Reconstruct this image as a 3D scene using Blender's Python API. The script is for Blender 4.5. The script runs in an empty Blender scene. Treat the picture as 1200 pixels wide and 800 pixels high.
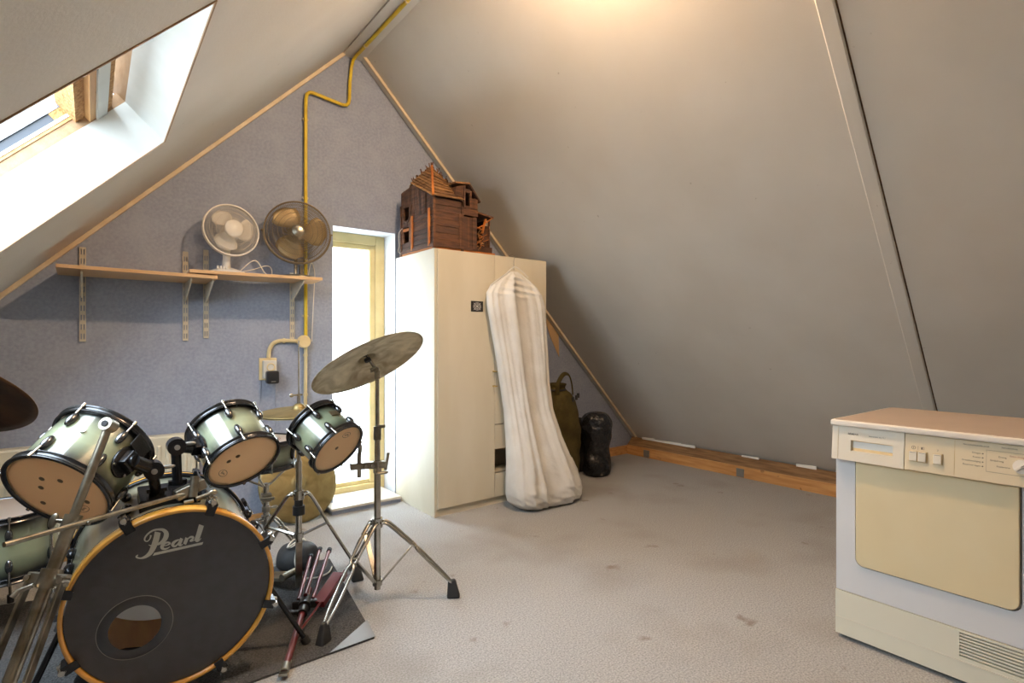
import bpy, math, random
from mathutils import Vector, Matrix
random.seed(7)
SC = bpy.context.scene
C = SC.collection
V = Vector
PI = math.pi

# ---------------------------------------------------------------- camera, world, light, exposure
cam_d = bpy.data.cameras.new('camera'); cam = bpy.data.objects.new('camera', cam_d); C.objects.link(cam)
cam.location = (0, 0, 1.15); cam.rotation_euler = (PI/2, 0, math.radians(-37.8))
cam_d.sensor_width = 36; cam_d.lens = 635/1200*36; cam_d.clip_start = .02
SC.camera = cam
SC.view_settings.view_transform = 'Standard'; SC.view_settings.look = 'None'
SC.view_settings.gamma = 1; SC.view_settings.use_curve_mapping = False
SC.view_settings.exposure = 0.36
wd = bpy.data.worlds.new('overcast_sky'); SC.world = wd; wd.use_nodes = True
wd.node_tree.nodes['Background'].inputs[0].default_value = (.86, .93, 1, 1)
wd.node_tree.nodes['Background'].inputs[1].default_value = 1.6

def area(name, loc, direction, sx, sy, power, col):
    l = bpy.data.lights.new(name, 'AREA'); l.shape = 'RECTANGLE'; l.size = sx; l.size_y = sy
    l.energy = power; l.color = col
    o = bpy.data.objects.new(name, l); C.objects.link(o); o.location = loc
    o.rotation_euler = V(direction).to_track_quat('-Z', 'Y').to_euler()
    return o
DAY = (.80, .91, 1.0)
G = 3.69            # gable wall
XR, ZR, TL = 1.443, 3.22, 1.017     # ridge line and roof pitch
NL = math.hypot(1, TL)
def zl(x): return ZR + TL*(x-XR)
def zr(x): return ZR - TL*(x-XR)
# daylight outside the skylight (its sky lies outside the picture) and behind the frosted gable window
area('skylight_offscreen', (-.505, 2.13, 1.995), (1.017, 0, -1), 1.1, 1.15, 60, (.80, .91, 1))
area('gable_window_daylight', (1.54, 4.25, 1.05), (0, -1, 0), .6, 2.0, 70, DAY)

# ---------------------------------------------------------------- helpers
def lin(c):
    c = c/255
    return c/12.92 if c <= .04045 else ((c+.055)/1.055)**2.4
def rgb(c): return (lin(c[0]), lin(c[1]), lin(c[2]), 1)

MATS = {}
def mat(name, col, rough=.5, metal=0., var=None, vs=4., detail=4., bump=0., bs=60., bd=.01, coat=0., stretch=(1, 1, 1), spec=.5, lo=.35, hi=.65, extra=None, trans=0.):
    m = bpy.data.materials.new(name); m.use_nodes = True
    nt = m.node_tree; N = nt.nodes; L = nt.links
    b = N['Principled BSDF']
    b.inputs['Base Color'].default_value = rgb(col); b.inputs['Roughness'].default_value = rough
    b.inputs['Metallic'].default_value = metal; b.inputs['Coat Weight'].default_value = coat
    b.inputs['Coat Roughness'].default_value = .08
    b.inputs['Specular IOR Level'].default_value = spec
    b.inputs['Transmission Weight'].default_value = trans
    tc = N.new('ShaderNodeTexCoord'); mp = N.new('ShaderNodeMapping'); mp.inputs['Scale'].default_value = stretch
    L.new(tc.outputs['Object'], mp.inputs['Vector'])
    if var is not None:
        n = N.new('ShaderNodeTexNoise'); n.inputs['Scale'].default_value = vs; n.inputs['Detail'].default_value = detail
        L.new(mp.outputs[0], n.inputs['Vector'])
        r = N.new('ShaderNodeValToRGB'); r.color_ramp.elements[0].position = lo; r.color_ramp.elements[1].position = hi
        r.color_ramp.elements[0].color = rgb(var); r.color_ramp.elements[1].color = rgb(col)
        L.new(n.outputs['Fac'], r.inputs['Fac']); out = r.outputs['Color']
        if extra:                                  # a second layer of blotches or specks
            for (c2, s2, a, z, k) in extra:
                n2 = N.new('ShaderNodeTexNoise'); n2.inputs['Scale'].default_value = s2; n2.inputs['Detail'].default_value = 3
                L.new(tc.outputs['Object'], n2.inputs['Vector'])
                r2 = N.new('ShaderNodeMapRange'); r2.inputs['From Min'].default_value = a; r2.inputs['From Max'].default_value = z
                r2.inputs['To Max'].default_value = k; L.new(n2.outputs['Fac'], r2.inputs['Value'])
                mx = N.new('ShaderNodeMix'); mx.data_type = 'RGBA'
                L.new(r2.outputs[0], mx.inputs['Factor']); L.new(out, mx.inputs['A']); mx.inputs['B'].default_value = rgb(c2)
                out = mx.outputs['Result']
        L.new(out, b.inputs['Base Color'])
    if bump:
        n = N.new('ShaderNodeTexNoise'); n.inputs['Scale'].default_value = bs; n.inputs['Detail'].default_value = 5
        L.new(mp.outputs[0], n.inputs['Vector'])
        bp = N.new('ShaderNodeBump'); bp.inputs['Strength'].default_value = bump; bp.inputs['Distance'].default_value = bd
        L.new(n.outputs['Fac'], bp.inputs['Height']); L.new(bp.outputs[0], b.inputs['Normal'])
    MATS[name] = m
    return m

M = {}
M['plaster'] = mat('painted board', (219, 214, 205), .75, var=(213, 207, 197), vs=2.2, bump=.08, bs=90, extra=[((150, 138, 120), 22, .74, .78, .5)])
M['slope_white'] = mat('white lining board', (208, 209, 205), .55, var=(194, 193, 185), vs=3, bump=.03)
M['paper'] = mat('blue lilac mottled wallpaper', (154, 163, 183), .8, var=(140, 149, 170), vs=60, detail=6, bump=.08, bs=160, extra=[((166, 174, 191), 7, .45, .7, .4)])
M['carpet'] = mat('grey beige carpet', (190, 191, 192), .95, var=(140, 140, 139), vs=150, detail=6, bump=.25, bs=300, lo=.3, hi=.7,
                  extra=[((140, 134, 126), 1.8, .5, .72, .5), ((116, 98, 78), 5.5, .675, .75, .55)], spec=.1)
M['trim_wood'] = mat('pale pine trim', (224, 208, 182), .5, var=(210, 190, 160), vs=9)
M['pine'] = mat('orange pine board', (212, 164, 106), .5, var=(186, 132, 76), vs=5, stretch=(3, .6, 8), bump=.1, bs=30, extra=[((96, 58, 32), 12, .7, .76, .8)])
M['pine_dark'] = mat('weathered pine edge', (150, 118, 82), .65, var=(112, 84, 56), vs=10, stretch=(3, .5, 6), bump=.3, bs=40)
M['torn_white'] = mat('bare white plaster edge', (244, 244, 242), .8)
M['white_paint'] = mat('white painted wood', (216, 213, 205), .45, var=(205, 200, 190), vs=8)
M['cream_frame'] = mat('cream painted window frame', (214, 196, 142), .45, var=(202, 184, 130), vs=6)
M['sill'] = mat('white window sill', (214, 208, 198), .4, var=(196, 188, 176), vs=9)
M['reveal'] = mat('white window reveal', (214, 216, 218), .6, var=(204, 206, 208), vs=6)
M['laminate'] = mat('beech laminate shelf', (216, 178, 134), .4, var=(206, 166, 120), vs=5, stretch=(.5, 6, 6))
M['beige_metal'] = mat('cream painted steel', (212, 206, 190), .4, var=(202, 194, 176), vs=12)
M['radiator'] = mat('cream radiator enamel', (216, 208, 186), .35, var=(208, 199, 176), vs=5)
M['yellow_pipe'] = mat('yellow painted pipe', (220, 192, 42), .35, var=(204, 172, 34), vs=12)
M['cream_pipe'] = mat('cream painted pipe', (216, 200, 158), .4, var=(204, 186, 140), vs=10)
M['cream_plastic'] = mat('yellowed cream plastic', (226, 206, 160), .4, var=(216, 194, 146), vs=10)
M['black_plastic'] = mat('black plastic', (34, 35, 38), .35)
M['wardrobe'] = mat('cream wardrobe board', (214, 206, 186), .5, var=(207, 198, 176), vs=3, stretch=(2, 2, .5))
M['wardrobe_dark'] = mat('wardrobe interior brown', (150, 134, 112), .6)
M['brass'] = mat('brass peg', (206, 176, 106), .35, .6)
M['cotton'] = mat('off white cotton', (222, 222, 219), .9, var=(212, 210, 205), vs=6, bump=.5, bs=22, bd=.012, spec=.2)
M['olive'] = mat('olive canvas', (88, 78, 44), .85, var=(64, 56, 30), vs=7, bump=.6, bs=16, bd=.02, spec=.2)
M['binbag'] = mat('black bin liner', (36, 37, 41), .2, var=(26, 26, 29), vs=8, bump=1, bs=9, bd=.06)
M['chrome'] = mat('chrome', (196, 194, 188), .2, 1., var=(168, 164, 154), vs=14)
M['dull_chrome'] = mat('dull scratched chrome', (176, 172, 160), .34, 1., var=(128, 122, 108), vs=18, detail=6)
M['black_metal'] = mat('black nickel hardware', (44, 45, 48), .25, .6)
M['lug'] = mat('black nickel lug', (104, 105, 108), .2, .9)
M['hoop'] = mat('black nickel hoop', (78, 79, 82), .22, .85)
M['rubber'] = mat('black rubber', (48, 49, 51), .7, bump=.2, bs=40)
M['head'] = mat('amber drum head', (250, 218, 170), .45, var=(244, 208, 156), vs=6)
M['head_white'] = mat('coated white drum head', (218, 208, 198), .6, var=(206, 194, 182), vs=5)
M['head_black'] = mat('black ebony drum head', (66, 67, 71), .36, var=(60, 61, 64), vs=30, bump=.05, bs=200)
M['ring_clear'] = mat('port reinforcement ring', (58, 59, 63), .3)
M['logo_silver'] = mat('silver lettering', (196, 198, 190), .5)
M['maple'] = mat('maple hoop lacquer', (222, 164, 74), .25, var=(208, 148, 58), vs=14, coat=.5)
M['maple_in'] = mat('maple shell inside', (206, 150, 76), .4, var=(190, 134, 62), vs=5, stretch=(6, 1, 1))
M['fur'] = mat('black fluffy blanket', (22, 20, 18), .95, bump=1, bs=120)
M['pillow'] = mat('white damping pillow', (196, 202, 218), .9)
M['red_metal'] = mat('burgundy painted steel', (112, 32, 36), .3, .3, coat=.4)
M['rug'] = mat('charcoal drum rug', (98, 98, 99), .95, var=(66, 66, 67), vs=150, detail=3, bump=.6, bs=260, spec=.1, extra=[((116, 113, 110), 3, .55, .75, .4)])
M['rug_corner'] = mat('grey vinyl corner patch', (132, 136, 140), .5)
M['fan_white'] = mat('white fan plastic', (226, 222, 214), .35)
M['fan_grille'] = mat('white fan wire', (222, 216, 204), .4)
M['fan_metal'] = mat('tarnished bronze wire', (118, 104, 82), .4, .5)
M['fan_blade'] = mat('tarnished brass blade', (172, 150, 108), .42, .3, var=(148, 124, 84), vs=9)
M['cable_white'] = mat('white cable', (224, 218, 206), .5)
M['dryer_white'] = mat('white enamel', (220, 222, 226), .3)
M['dryer_cream'] = mat('yellowed cream enamel', (232, 218, 182), .4, var=(226, 210, 171), vs=2.4)
M['dryer_panel'] = mat('yellowed panel plastic', (230, 216, 186), .45, var=(225, 209, 177), vs=3)
M['dryer_drawer'] = mat('pale panel plastic', (230, 222, 205), .45)
M['dryer_plinth'] = mat('ivory plastic plinth', (226, 223, 206), .45)
M['dryer_top'] = mat('beige dryer top', (188, 170, 154), .45, var=(182, 163, 147), vs=4)
M['dryer_edge'] = mat('off white top edge', (232, 226, 216), .4)
M['print'] = mat('grey brown print', (92, 82, 72), .6)
M['print_red'] = mat('red print', (160, 92, 72), .6)
M['label_white'] = mat('white label insert', (232, 234, 230), .5)
M['plank'] = [mat('dark stained plank %d' % i, c, .7, var=v, vs=9, stretch=(1.2, 1.2, 7), bump=.4, bs=36) for i, (c, v) in enumerate(
    [((98, 64, 42), (64, 40, 27)), ((84, 54, 36), (54, 34, 24)), ((110, 72, 46), (74, 46, 30)), ((92, 60, 42), (60, 40, 28))])]
M['shingle'] = [mat('weathered roof slat %d' % i, c, .8, var=v, vs=9, stretch=(2, 2, 6), bump=.4, bs=36) for i, (c, v) in enumerate(
    [((150, 112, 72), (104, 74, 46)), ((134, 98, 64), (92, 66, 42)), ((164, 124, 80), (118, 84, 52))])]
M['bright_wood'] = mat('bare orange splinter wood', (192, 116, 48), .7, var=(150, 84, 34), vs=9, bump=.3)
M['steel'] = mat('galvanised plate', (140, 140, 136), .5, .5)
M['chipboard'] = mat('chipboard edge', (196, 150, 96), .9, var=(150, 104, 58), vs=80, bump=.6, bs=120)
M['old_wood'] = mat('aged pine frame', (168, 136, 102), .6, var=(148, 116, 84), vs=5, stretch=(5, 1, 5), bump=.15, bs=30)
M['alu'] = mat('aluminium flashing', (150, 152, 156), .35, .9, var=(96, 98, 104), vs=6)
M['gasket'] = mat('grey glazing seal', (70, 74, 82), .6)
M['badge'] = mat('worn brass badge', (128, 112, 84), .4, .5)
M['sign_black'] = mat('black tile', (30, 28, 28), .4)
M['sign_white'] = mat('white ornament print', (206, 202, 198), .6)
M['lining_brown'] = mat('brown torn lining', (206, 172, 128), .8)

def cymbal_mat(name, a, b, rough):
    m = bpy.data.materials.new(name); m.use_nodes = True; N = m.node_tree.nodes; L = m.node_tree.links
    p = N['Principled BSDF']; p.inputs['Metallic'].default_value = .75; p.inputs['Roughness'].default_value = rough
    tc = N.new('ShaderNodeTexCoord'); n = N.new('ShaderNodeTexNoise'); n.inputs['Scale'].default_value = 9; n.inputs['Detail'].default_value = 6
    n.inputs['Distortion'].default_value = 1.2
    L.new(tc.outputs['Object'], n.inputs['Vector'])
    r = N.new('ShaderNodeValToRGB'); r.color_ramp.elements[0].position = .32; r.color_ramp.elements[1].position = .68
    r.color_ramp.elements[0].color = rgb(a); r.color_ramp.elements[1].color = rgb(b)
    L.new(n.outputs['Fac'], r.inputs['Fac']); L.new(r.outputs[0], p.inputs['Base Color'])
    w = N.new('ShaderNodeTexNoise'); w.inputs['Scale'].default_value = 40
    L.new(tc.outputs['Object'], w.inputs['Vector'])
    bp = N.new('ShaderNodeBump'); bp.inputs['Strength'].default_value = .15; bp.inputs['Distance'].default_value = .004
    L.new(w.outputs['Fac'], bp.inputs['Height']); L.new(bp.outputs[0], p.inputs['Normal'])
    return m
M['cymbal'] = cymbal_mat('worn bronze cymbal', (150, 134, 102), (216, 204, 174), .5)
M['cymbal'].node_tree.nodes['Principled BSDF'].inputs['Metallic'].default_value = .4
M['cymbal_dark'] = cymbal_mat('dark bronze cymbal', (78, 54, 34), (112, 80, 52), .35)
M['cymbal_gold'] = cymbal_mat('dusty brass cymbal', (128, 112, 74), (160, 144, 100), .5)

# lacquered burst shell: sage green in the middle, black towards both bearing edges
def burst_mat(name, mid, end):
    m = bpy.data.materials.new(name); m.use_nodes = True; N = m.node_tree.nodes; L = m.node_tree.links
    p = N['Principled BSDF']; p.inputs['Roughness'].default_value = .3; p.inputs['Coat Weight'].default_value = 1; p.inputs['Coat Roughness'].default_value = .05
    at = N.new('ShaderNodeAttribute'); at.attribute_name = 'burst'
    tc = N.new('ShaderNodeTexCoord'); n = N.new('ShaderNodeTexNoise'); n.inputs['Scale'].default_value = 14; n.inputs['Detail'].default_value = 5
    L.new(tc.outputs['Object'], n.inputs['Vector'])
    s = N.new('ShaderNodeMath'); s.operation = 'MULTIPLY_ADD'; s.inputs[1].default_value = .3; s.inputs[2].default_value = -.15
    L.new(n.outputs['Fac'], s.inputs[0])
    ad = N.new('ShaderNodeMath'); ad.operation = 'ADD'; L.new(at.outputs['Fac'], ad.inputs[0]); L.new(s.outputs[0], ad.inputs[1])
    r = N.new('ShaderNodeValToRGB'); r.color_ramp.elements[0].position = .08; r.color_ramp.elements[1].position = .8
    r.color_ramp.elements[0].color = rgb(end); r.color_ramp.elements[1].color = rgb(mid)
    L.new(ad.outputs[0], r.inputs['Fac']); L.new(r.outputs[0], p.inputs['Base Color'])
    return m
M['burst'] = burst_mat('sage burst lacquer', (142, 151, 124), (20, 21, 20))
M['burst_bass'] = burst_mat('sage grey bass lacquer', (158, 156, 134), (70, 70, 62))

def glass_mat(name, frosted):
    m = bpy.data.materials.new(name); m.use_nodes = True; N = m.node_tree.nodes; L = m.node_tree.links
    N.remove(N['Principled BSDF']); out = N['Material Output']
    t = N.new('ShaderNodeBsdfTranslucent' if frosted else 'ShaderNodeBsdfTransparent'); g = N.new('ShaderNodeBsdfGlossy')
    t.inputs[0].default_value = (.94, .96, .97, 1); g.inputs['Roughness'].default_value = .35 if frosted else .03
    mx = N.new('ShaderNodeMixShader'); mx.inputs[0].default_value = .06
    L.new(t.outputs[0], mx.inputs[1]); L.new(g.outputs[0], mx.inputs[2]); L.new(mx.outputs[0], out.inputs[0])
    return m
def film(name, col, k):
    m = M[name] if name in M else mat(name, col, .5); N = m.node_tree.nodes; L = m.node_tree.links
    t = N.new('ShaderNodeBsdfTranslucent'); t.inputs[0].default_value = rgb(col); mx = N.new('ShaderNodeMixShader'); mx.inputs[0].default_value = k
    L.new(N['Principled BSDF'].outputs[0], mx.inputs[1]); L.new(t.outputs[0], mx.inputs[2]); L.new(mx.outputs[0], N['Material Output'].inputs[0])
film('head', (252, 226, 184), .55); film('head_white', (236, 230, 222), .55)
M['frosted'] = glass_mat('frosted glass', True)
M['clear'] = glass_mat('clear glass', False)

ORG = {}
class MB:
    def __init__(s, T=None): s.v = []; s.f = []; s.sm = []; s.b = {}; s.T = T or Matrix()
    def add(s, vs, fs, smooth=False, T=None):
        k = len(s.v); X = s.T @ T if T is not None else s.T
        s.v += [X @ V(p) for p in vs]; s.f += [tuple(i+k for i in f) for f in fs]; s.sm += [smooth]*len(fs)
        return s
    def box(s, a, b, T=None):
        (x0, y0, z0), (x1, y1, z1) = a, b
        return s.add([(x0, y0, z0), (x1, y0, z0), (x1, y1, z0), (x0, y1, z0), (x0, y0, z1), (x1, y0, z1), (x1, y1, z1), (x0, y1, z1)],
                     [(0, 3, 2, 1), (4, 5, 6, 7), (0, 1, 5, 4), (1, 2, 6, 5), (2, 3, 7, 6), (3, 0, 4, 7)], False, T)
    def cbox(s, c, sz, T=None):
        return s.box([c[i]-sz[i]/2 for i in range(3)], [c[i]+sz[i]/2 for i in range(3)], T)
    def hexa(s, p): return s.add(p, [(0, 3, 2, 1), (4, 5, 6, 7), (0, 1, 5, 4), (1, 2, 6, 5), (2, 3, 7, 6), (3, 0, 4, 7)])
    def bar(s, p0, p1, w, h, up=(0, 0, 1)):           # rectangular bar between two points
        p0, p1 = V(p0), V(p1); d = p1-p0; F = frame(p0, d, up)
        return s.box((-w/2, -h/2, 0), (w/2, h/2, d.length), F)
    def cyl(s, p0, p1, r0, r1=None, n=14, caps=True):
        p0, p1 = V(p0), V(p1); d = p1-p0; r1 = r0 if r1 is None else r1; F = frame(p0, d); L = d.length
        vs = [(r*math.cos(2*PI*i/n), r*math.sin(2*PI*i/n), z) for r, z in ((r0, 0), (r1, L)) for i in range(n)]
        s.add(vs, [(i, (i+1) % n, n+(i+1) % n, n+i) for i in range(n)], True, F)
        if caps: s.add(vs, [tuple(range(n))[::-1], tuple(range(n, 2*n))], False, F)
        return s
    def tube(s, path, r, n=8, closed=False, flat=1., caps=True):
        P = [V(p) for p in path]; m = len(P); vs = []; nrm = None
        rs = r if isinstance(r, (list, tuple)) else [r]*m
        for i in range(m):
            t = (P[(i+1) % m]-P[i-1]) if closed else (P[min(i+1, m-1)]-P[max(i-1, 0)])
            t.normalize()
            if nrm is None:
                nrm = t.cross(V((0, 0, 1)));
                if nrm.length < .05: nrm = t.cross(V((1, 0, 0)))
            nrm = (nrm - t*nrm.dot(t)).normalized(); bn = t.cross(nrm)
            vs += [P[i]+nrm*(rs[i]*math.cos(2*PI*k/n))+bn*(rs[i]*flat*math.sin(2*PI*k/n)) for k in range(n)]
        fs = []
        for i in range(m if closed else m-1):
            j = (i+1) % m
            fs += [(i*n+k, i*n+(k+1) % n, j*n+(k+1) % n, j*n+k) for k in range(n)]
        s.add(vs, fs, True)
        if caps and not closed: s.add(vs, [tuple(range(n))[::-1], tuple(range((m-1)*n, m*n))], False)
        return s
    def lathe(s, prof, n=40, T=None, smooth=True, burst=None, closed=False):
        k0 = len(s.v); vs = []; m = len(prof)
        for r, z in prof: vs += [(r*math.cos(2*PI*i/n), r*math.sin(2*PI*i/n), z) for i in range(n)]
        fs = []
        for j in range(m if closed else m-1):
            q = (j+1) % m
            fs += [(j*n+i, j*n+(i+1) % n, q*n+(i+1) % n, q*n+i) for i in range(n)]
        s.add(vs, fs, smooth, T)
        if burst:
            for j in range(m):
                for i in range(n): s.b[k0+j*n+i] = burst[j]
        return s
    def disc(s, r, z, n=40, T=None):
        return s.add([(0, 0, z)]+[(r*math.cos(2*PI*i/n), r*math.sin(2*PI*i/n), z) for i in range(n)], [(0, 1+i, 1+(i+1) % n) for i in range(n)], False, T)
    def ell(s, c, r, T=None, nu=14, nv=9):
        vs = [(c[0], c[1], c[2]-r[2])]; fs = []
        for j in range(1, nv):
            a = -PI/2+PI*j/nv
            vs += [(c[0]+r[0]*math.cos(a)*math.cos(2*PI*i/nu), c[1]+r[1]*math.cos(a)*math.sin(2*PI*i/nu), c[2]+r[2]*math.sin(a)) for i in range(nu)]
        vs.append((c[0], c[1], c[2]+r[2])); e = len(vs)-1
        fs += [(0, 1+(i+1) % nu, 1+i) for i in range(nu)]
        for j in range(nv-2):
            a, b = 1+j*nu, 1+(j+1)*nu
            fs += [(a+i, a+(i+1) % nu, b+(i+1) % nu, b+i) for i in range(nu)]
        a = 1+(nv-2)*nu; fs += [(a+i, a+(i+1) % nu, e) for i in range(nu)]
        return s.add(vs, fs, True, T)
    def prism(s, poly, z0, z1, T=None):                # polygon in local xy, extruded along z
        n = len(poly); vs = [(x, y, z0) for x, y in poly]+[(x, y, z1) for x, y in poly]
        return s.add(vs, [tuple(range(n))[::-1], tuple(range(n, 2*n))]+[(i, (i+1) % n, n+(i+1) % n, n+i) for i in range(n)], False, T)
    def build(s, name, m, parent=None, bevel=0., seg=2, origin=None, sub=0):
        if parent is not None: org = ORG[parent.name]
        elif origin is not None: org = V(origin)
        else:
            xs = [p.x for p in s.v]; ys = [p.y for p in s.v]; zs = [p.z for p in s.v]
            org = V(((min(xs)+max(xs))/2, (min(ys)+max(ys))/2, min(zs)))
        me = bpy.data.meshes.new(name); me.from_pydata([p-org for p in s.v], [], s.f)
        me.polygons.foreach_set('use_smooth', s.sm); me.materials.append(m)
        if s.b:
            at = me.attributes.new('burst', 'FLOAT', 'POINT')
            for i, x in s.b.items(): at.data[i].value = x
        me.update()
        o = bpy.data.objects.new(name, me); C.objects.link(o); ORG[o.name] = org
        if parent is not None: o.parent = parent
        else: o.location = org
        if bevel:
            b = o.modifiers.new('bevel', 'BEVEL'); b.width = bevel; b.segments = seg; b.limit_method = 'ANGLE'; b.angle_limit = .6
        if sub:
            q = o.modifiers.new('subdivision', 'SUBSURF'); q.levels = sub; q.render_levels = sub
        return o

def frame(o, z, up=(0, 0, 1)):
    z = V(z).normalized(); x = V(up).cross(z)
    if x.length < 1e-3: x = V((1, 0, 0)) if abs(z.x) < .9 else V((0, 1, 0)); x = (x - z*x.dot(z))
    x.normalize(); y = z.cross(x)
    return Matrix(((x.x, y.x, z.x, o[0]), (x.y, y.y, z.y, o[1]), (x.z, y.z, z.z, o[2]), (0, 0, 0, 1)))
def basis(o, x, y, z):
    return Matrix(((x[0], y[0], z[0], o[0]), (x[1], y[1], z[1], o[1]), (x[2], y[2], z[2], o[2]), (0, 0, 0, 1)))
def tag(o, label=None, cat=None, group=None, kind=None):
    if label: o['label'] = label
    if cat: o['category'] = cat
    if group: o['group'] = group
    if kind: o['kind'] = kind
    return o
def thing(name, label, cat, loc, group=None):
    o = bpy.data.objects.new(name, None); C.objects.link(o); o.location = loc; o.empty_display_size = .05; ORG[o.name] = V(loc)
    return tag(o, label, cat, group)
def struct(o, label=None): return tag(o, label, kind='structure')
def text(body, size, T, m, parent, name='lettering', shear=0., bold=0., align='LEFT'):
    cu = bpy.data.curves.new('t', 'FONT'); cu.body = body; cu.size = size; cu.shear = shear; cu.offset = bold; cu.align_x = align; cu.resolution_u = 3
    tmp = bpy.data.objects.new('t', cu); C.objects.link(tmp)
    me = bpy.data.meshes.new_from_object(tmp.evaluated_get(bpy.context.evaluated_depsgraph_get()))
    b = MB(T); b.add([v.co.copy() for v in me.vertices], [tuple(p.vertices) for p in me.polygons])
    bpy.data.objects.remove(tmp); bpy.data.curves.remove(cu); bpy.data.meshes.remove(me)
    return b.build(name, m, parent)
def smooth_path(pts, k=6):                             # Catmull-Rom
    P = [V(p) for p in pts]; out = []
    for i in range(len(P)-1):
        a, b, c, d = P[max(i-1, 0)], P[i], P[i+1], P[min(i+2, len(P)-1)]
        for j in range(k):
            t = j/k
            out.append(.5*((2*b)+(c-a)*t+(2*a-5*b+4*c-d)*t*t+(3*b-a-3*c+d)*t**3))
    return out+[P[-1]]
def lerp(a, b, t): return V(a)*(1-t)+V(b)*t

# ================================================================ the room
YB = -2.4
KL = XR-ZR/TL; KR = XR+ZR/TL
struct(MB().add([(KL-.3, YB, 0), (KR+.3, YB, 0), (KR+.3, G+.2, 0), (KL-.3, G+.2, 0), (KL-.3, YB, -.05), (KR+.3, YB, -.05), (KR+.3, G+.2, -.05), (KL-.3, G+.2, -.05)],
                [(0, 1, 2, 3), (4, 7, 6, 5), (0, 4, 5, 1), (1, 5, 6, 2), (2, 6, 7, 3), (3, 7, 4, 0)]).build('floor', M['carpet'], origin=(0, 0, 0)), 'worn grey beige carpet with brown stains')
# gable wall with the tall narrow window opening
WX0, WX1, WZ0, WZ1 = 1.307, 1.77, 0.0, 1.945
w = MB()
w.add([(KL, G, 0), (WX0, G, 0), (WX0, G, zl(WX0)), ], [(0, 1, 2)])
w.add([(WX0, G, WZ1), (WX1, G, WZ1), (WX1, G, zr(WX1)), (XR, G, ZR), (WX0, G, zl(WX0))], [(0, 1, 2, 3, 4)])
w.add([(WX1, G, 0), (KR, G, 0), (WX1, G, zr(WX1))], [(0, 1, 2)])
struct(w.build('wall_back', M['paper'], origin=(0, G, 0)), 'gable wall in mottled lilac blue wallpaper')
# rear gable, behind the camera
w = MB(); w.add([(KL, YB, 0), (KR, YB, 0), (XR, YB, ZR)], [(0, 2, 1)])
struct(w.build('wall_front', M['plaster'], origin=(0, YB, 0)))
# left slope with skylight opening; local frame: x along ridge, y up the slope, z into the room
SX = .244; SU = V((1, 0, TL)).normalized(); SN = V((TL, 0, -1)).normalized()
TS = basis((SX, 0, zl(SX)), (0, 1, 0), SU, SN)
sy0, sy1, sh = 1.525, 2.73, 1.2
ytop = (XR-SX)*NL; ybot = (KL-SX)*NL
w = MB(TS)
for a, b, c, d in ((YB, sy0, ybot, ytop), (sy1, G, ybot, ytop), (sy0, sy1, 0, ytop), (sy0, sy1, ybot, -sh)):
    w.add([(a, c, 0), (b, c, 0), (b, d, 0), (a, d, 0)], [(0, 1, 2, 3)])
struct(w.build('wall_left', M['plaster'], origin=(0, 0, 0)), 'sloping beige roof lining pierced by a skylight')
# right slope
SUR = V((-1, 0, TL)).normalized(); SNR = V((-TL, 0, -1)).normalized()
TR = basis((XR, 0, ZR), (0, 1, 0), SUR, SNR)      # y = 0 at ridge, negative down slope
L = (KR-XR)*NL
def rs(Y, x, off=0): return TR @ V((Y, -(x-XR)*NL, off))
def kj(x): return .93+(x-2.19)*.065                      # the joint runs slightly askew
w = MB()
w.add([rs(kj(XR)-.0645, XR), rs(G, XR), rs(G, KR), rs(kj(KR)-.0645, KR)], [(0, 1, 2, 3)])
w.add([rs(YB, XR), rs(kj(XR)-.0705, XR), rs(kj(KR)-.0705, KR), rs(YB, KR)], [(0, 1, 2, 3)])
struct(w.build('wall_right', M['plaster'], origin=(0, 0, 0)), 'sloping grey beige roof lining')
def joint(y0, y1, z0, h):
    return [rs(kj(x)+y, x, o) for o in (z0, h) for x, y in ((1.5, y0), (1.5, y1), (4.36, y1), (4.36, y0))]
struct(MB().hexa(joint(-.064, 0, .0, .011)).build('trim_1', M['plaster'], bevel=.009, seg=1), 'flat painted batten over a joint in the sloping lining')
struct(MB().hexa(joint(-.10, -.04, -.03, -.009)).hexa(joint(-.10, -.071, -.009, -.001)).hexa(joint(-.0635, -.04, -.009, -.001)).build('trim_2', M['pine_dark']), 'bare roof board seen through the open joint beside the batten')
# ridge board
MBr = MB().box((XR-.07, YB, ZR-.085), (XR+.07, G, ZR-.07)); struct(MBr.build('ceiling', M['plaster'], origin=(XR, 0, ZR-.085)), 'narrow flat board along the ridge')
# trims where gable and slopes meet
t = MB(TS); t.box((G-.028, ybot, .0), (G, ytop-.085, .022)); struct(t.build('trim_3', M['trim_wood'], bevel=.003), 'pale pine strip under the left slope')
t = MB(TR); t.box((G-.05, -L+.2, .0), (G, -.09, .012)); struct(t.build('trim_4', M['white_paint']), 'white board edge under the right slope')
t = MB(TR); t.box((G-.068, -L+.2, .0), (G-.05, -.09, .02)); struct(t.build('trim_5', M['trim_wood'], bevel=.003), 'pale pine strip under the right slope')
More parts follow.
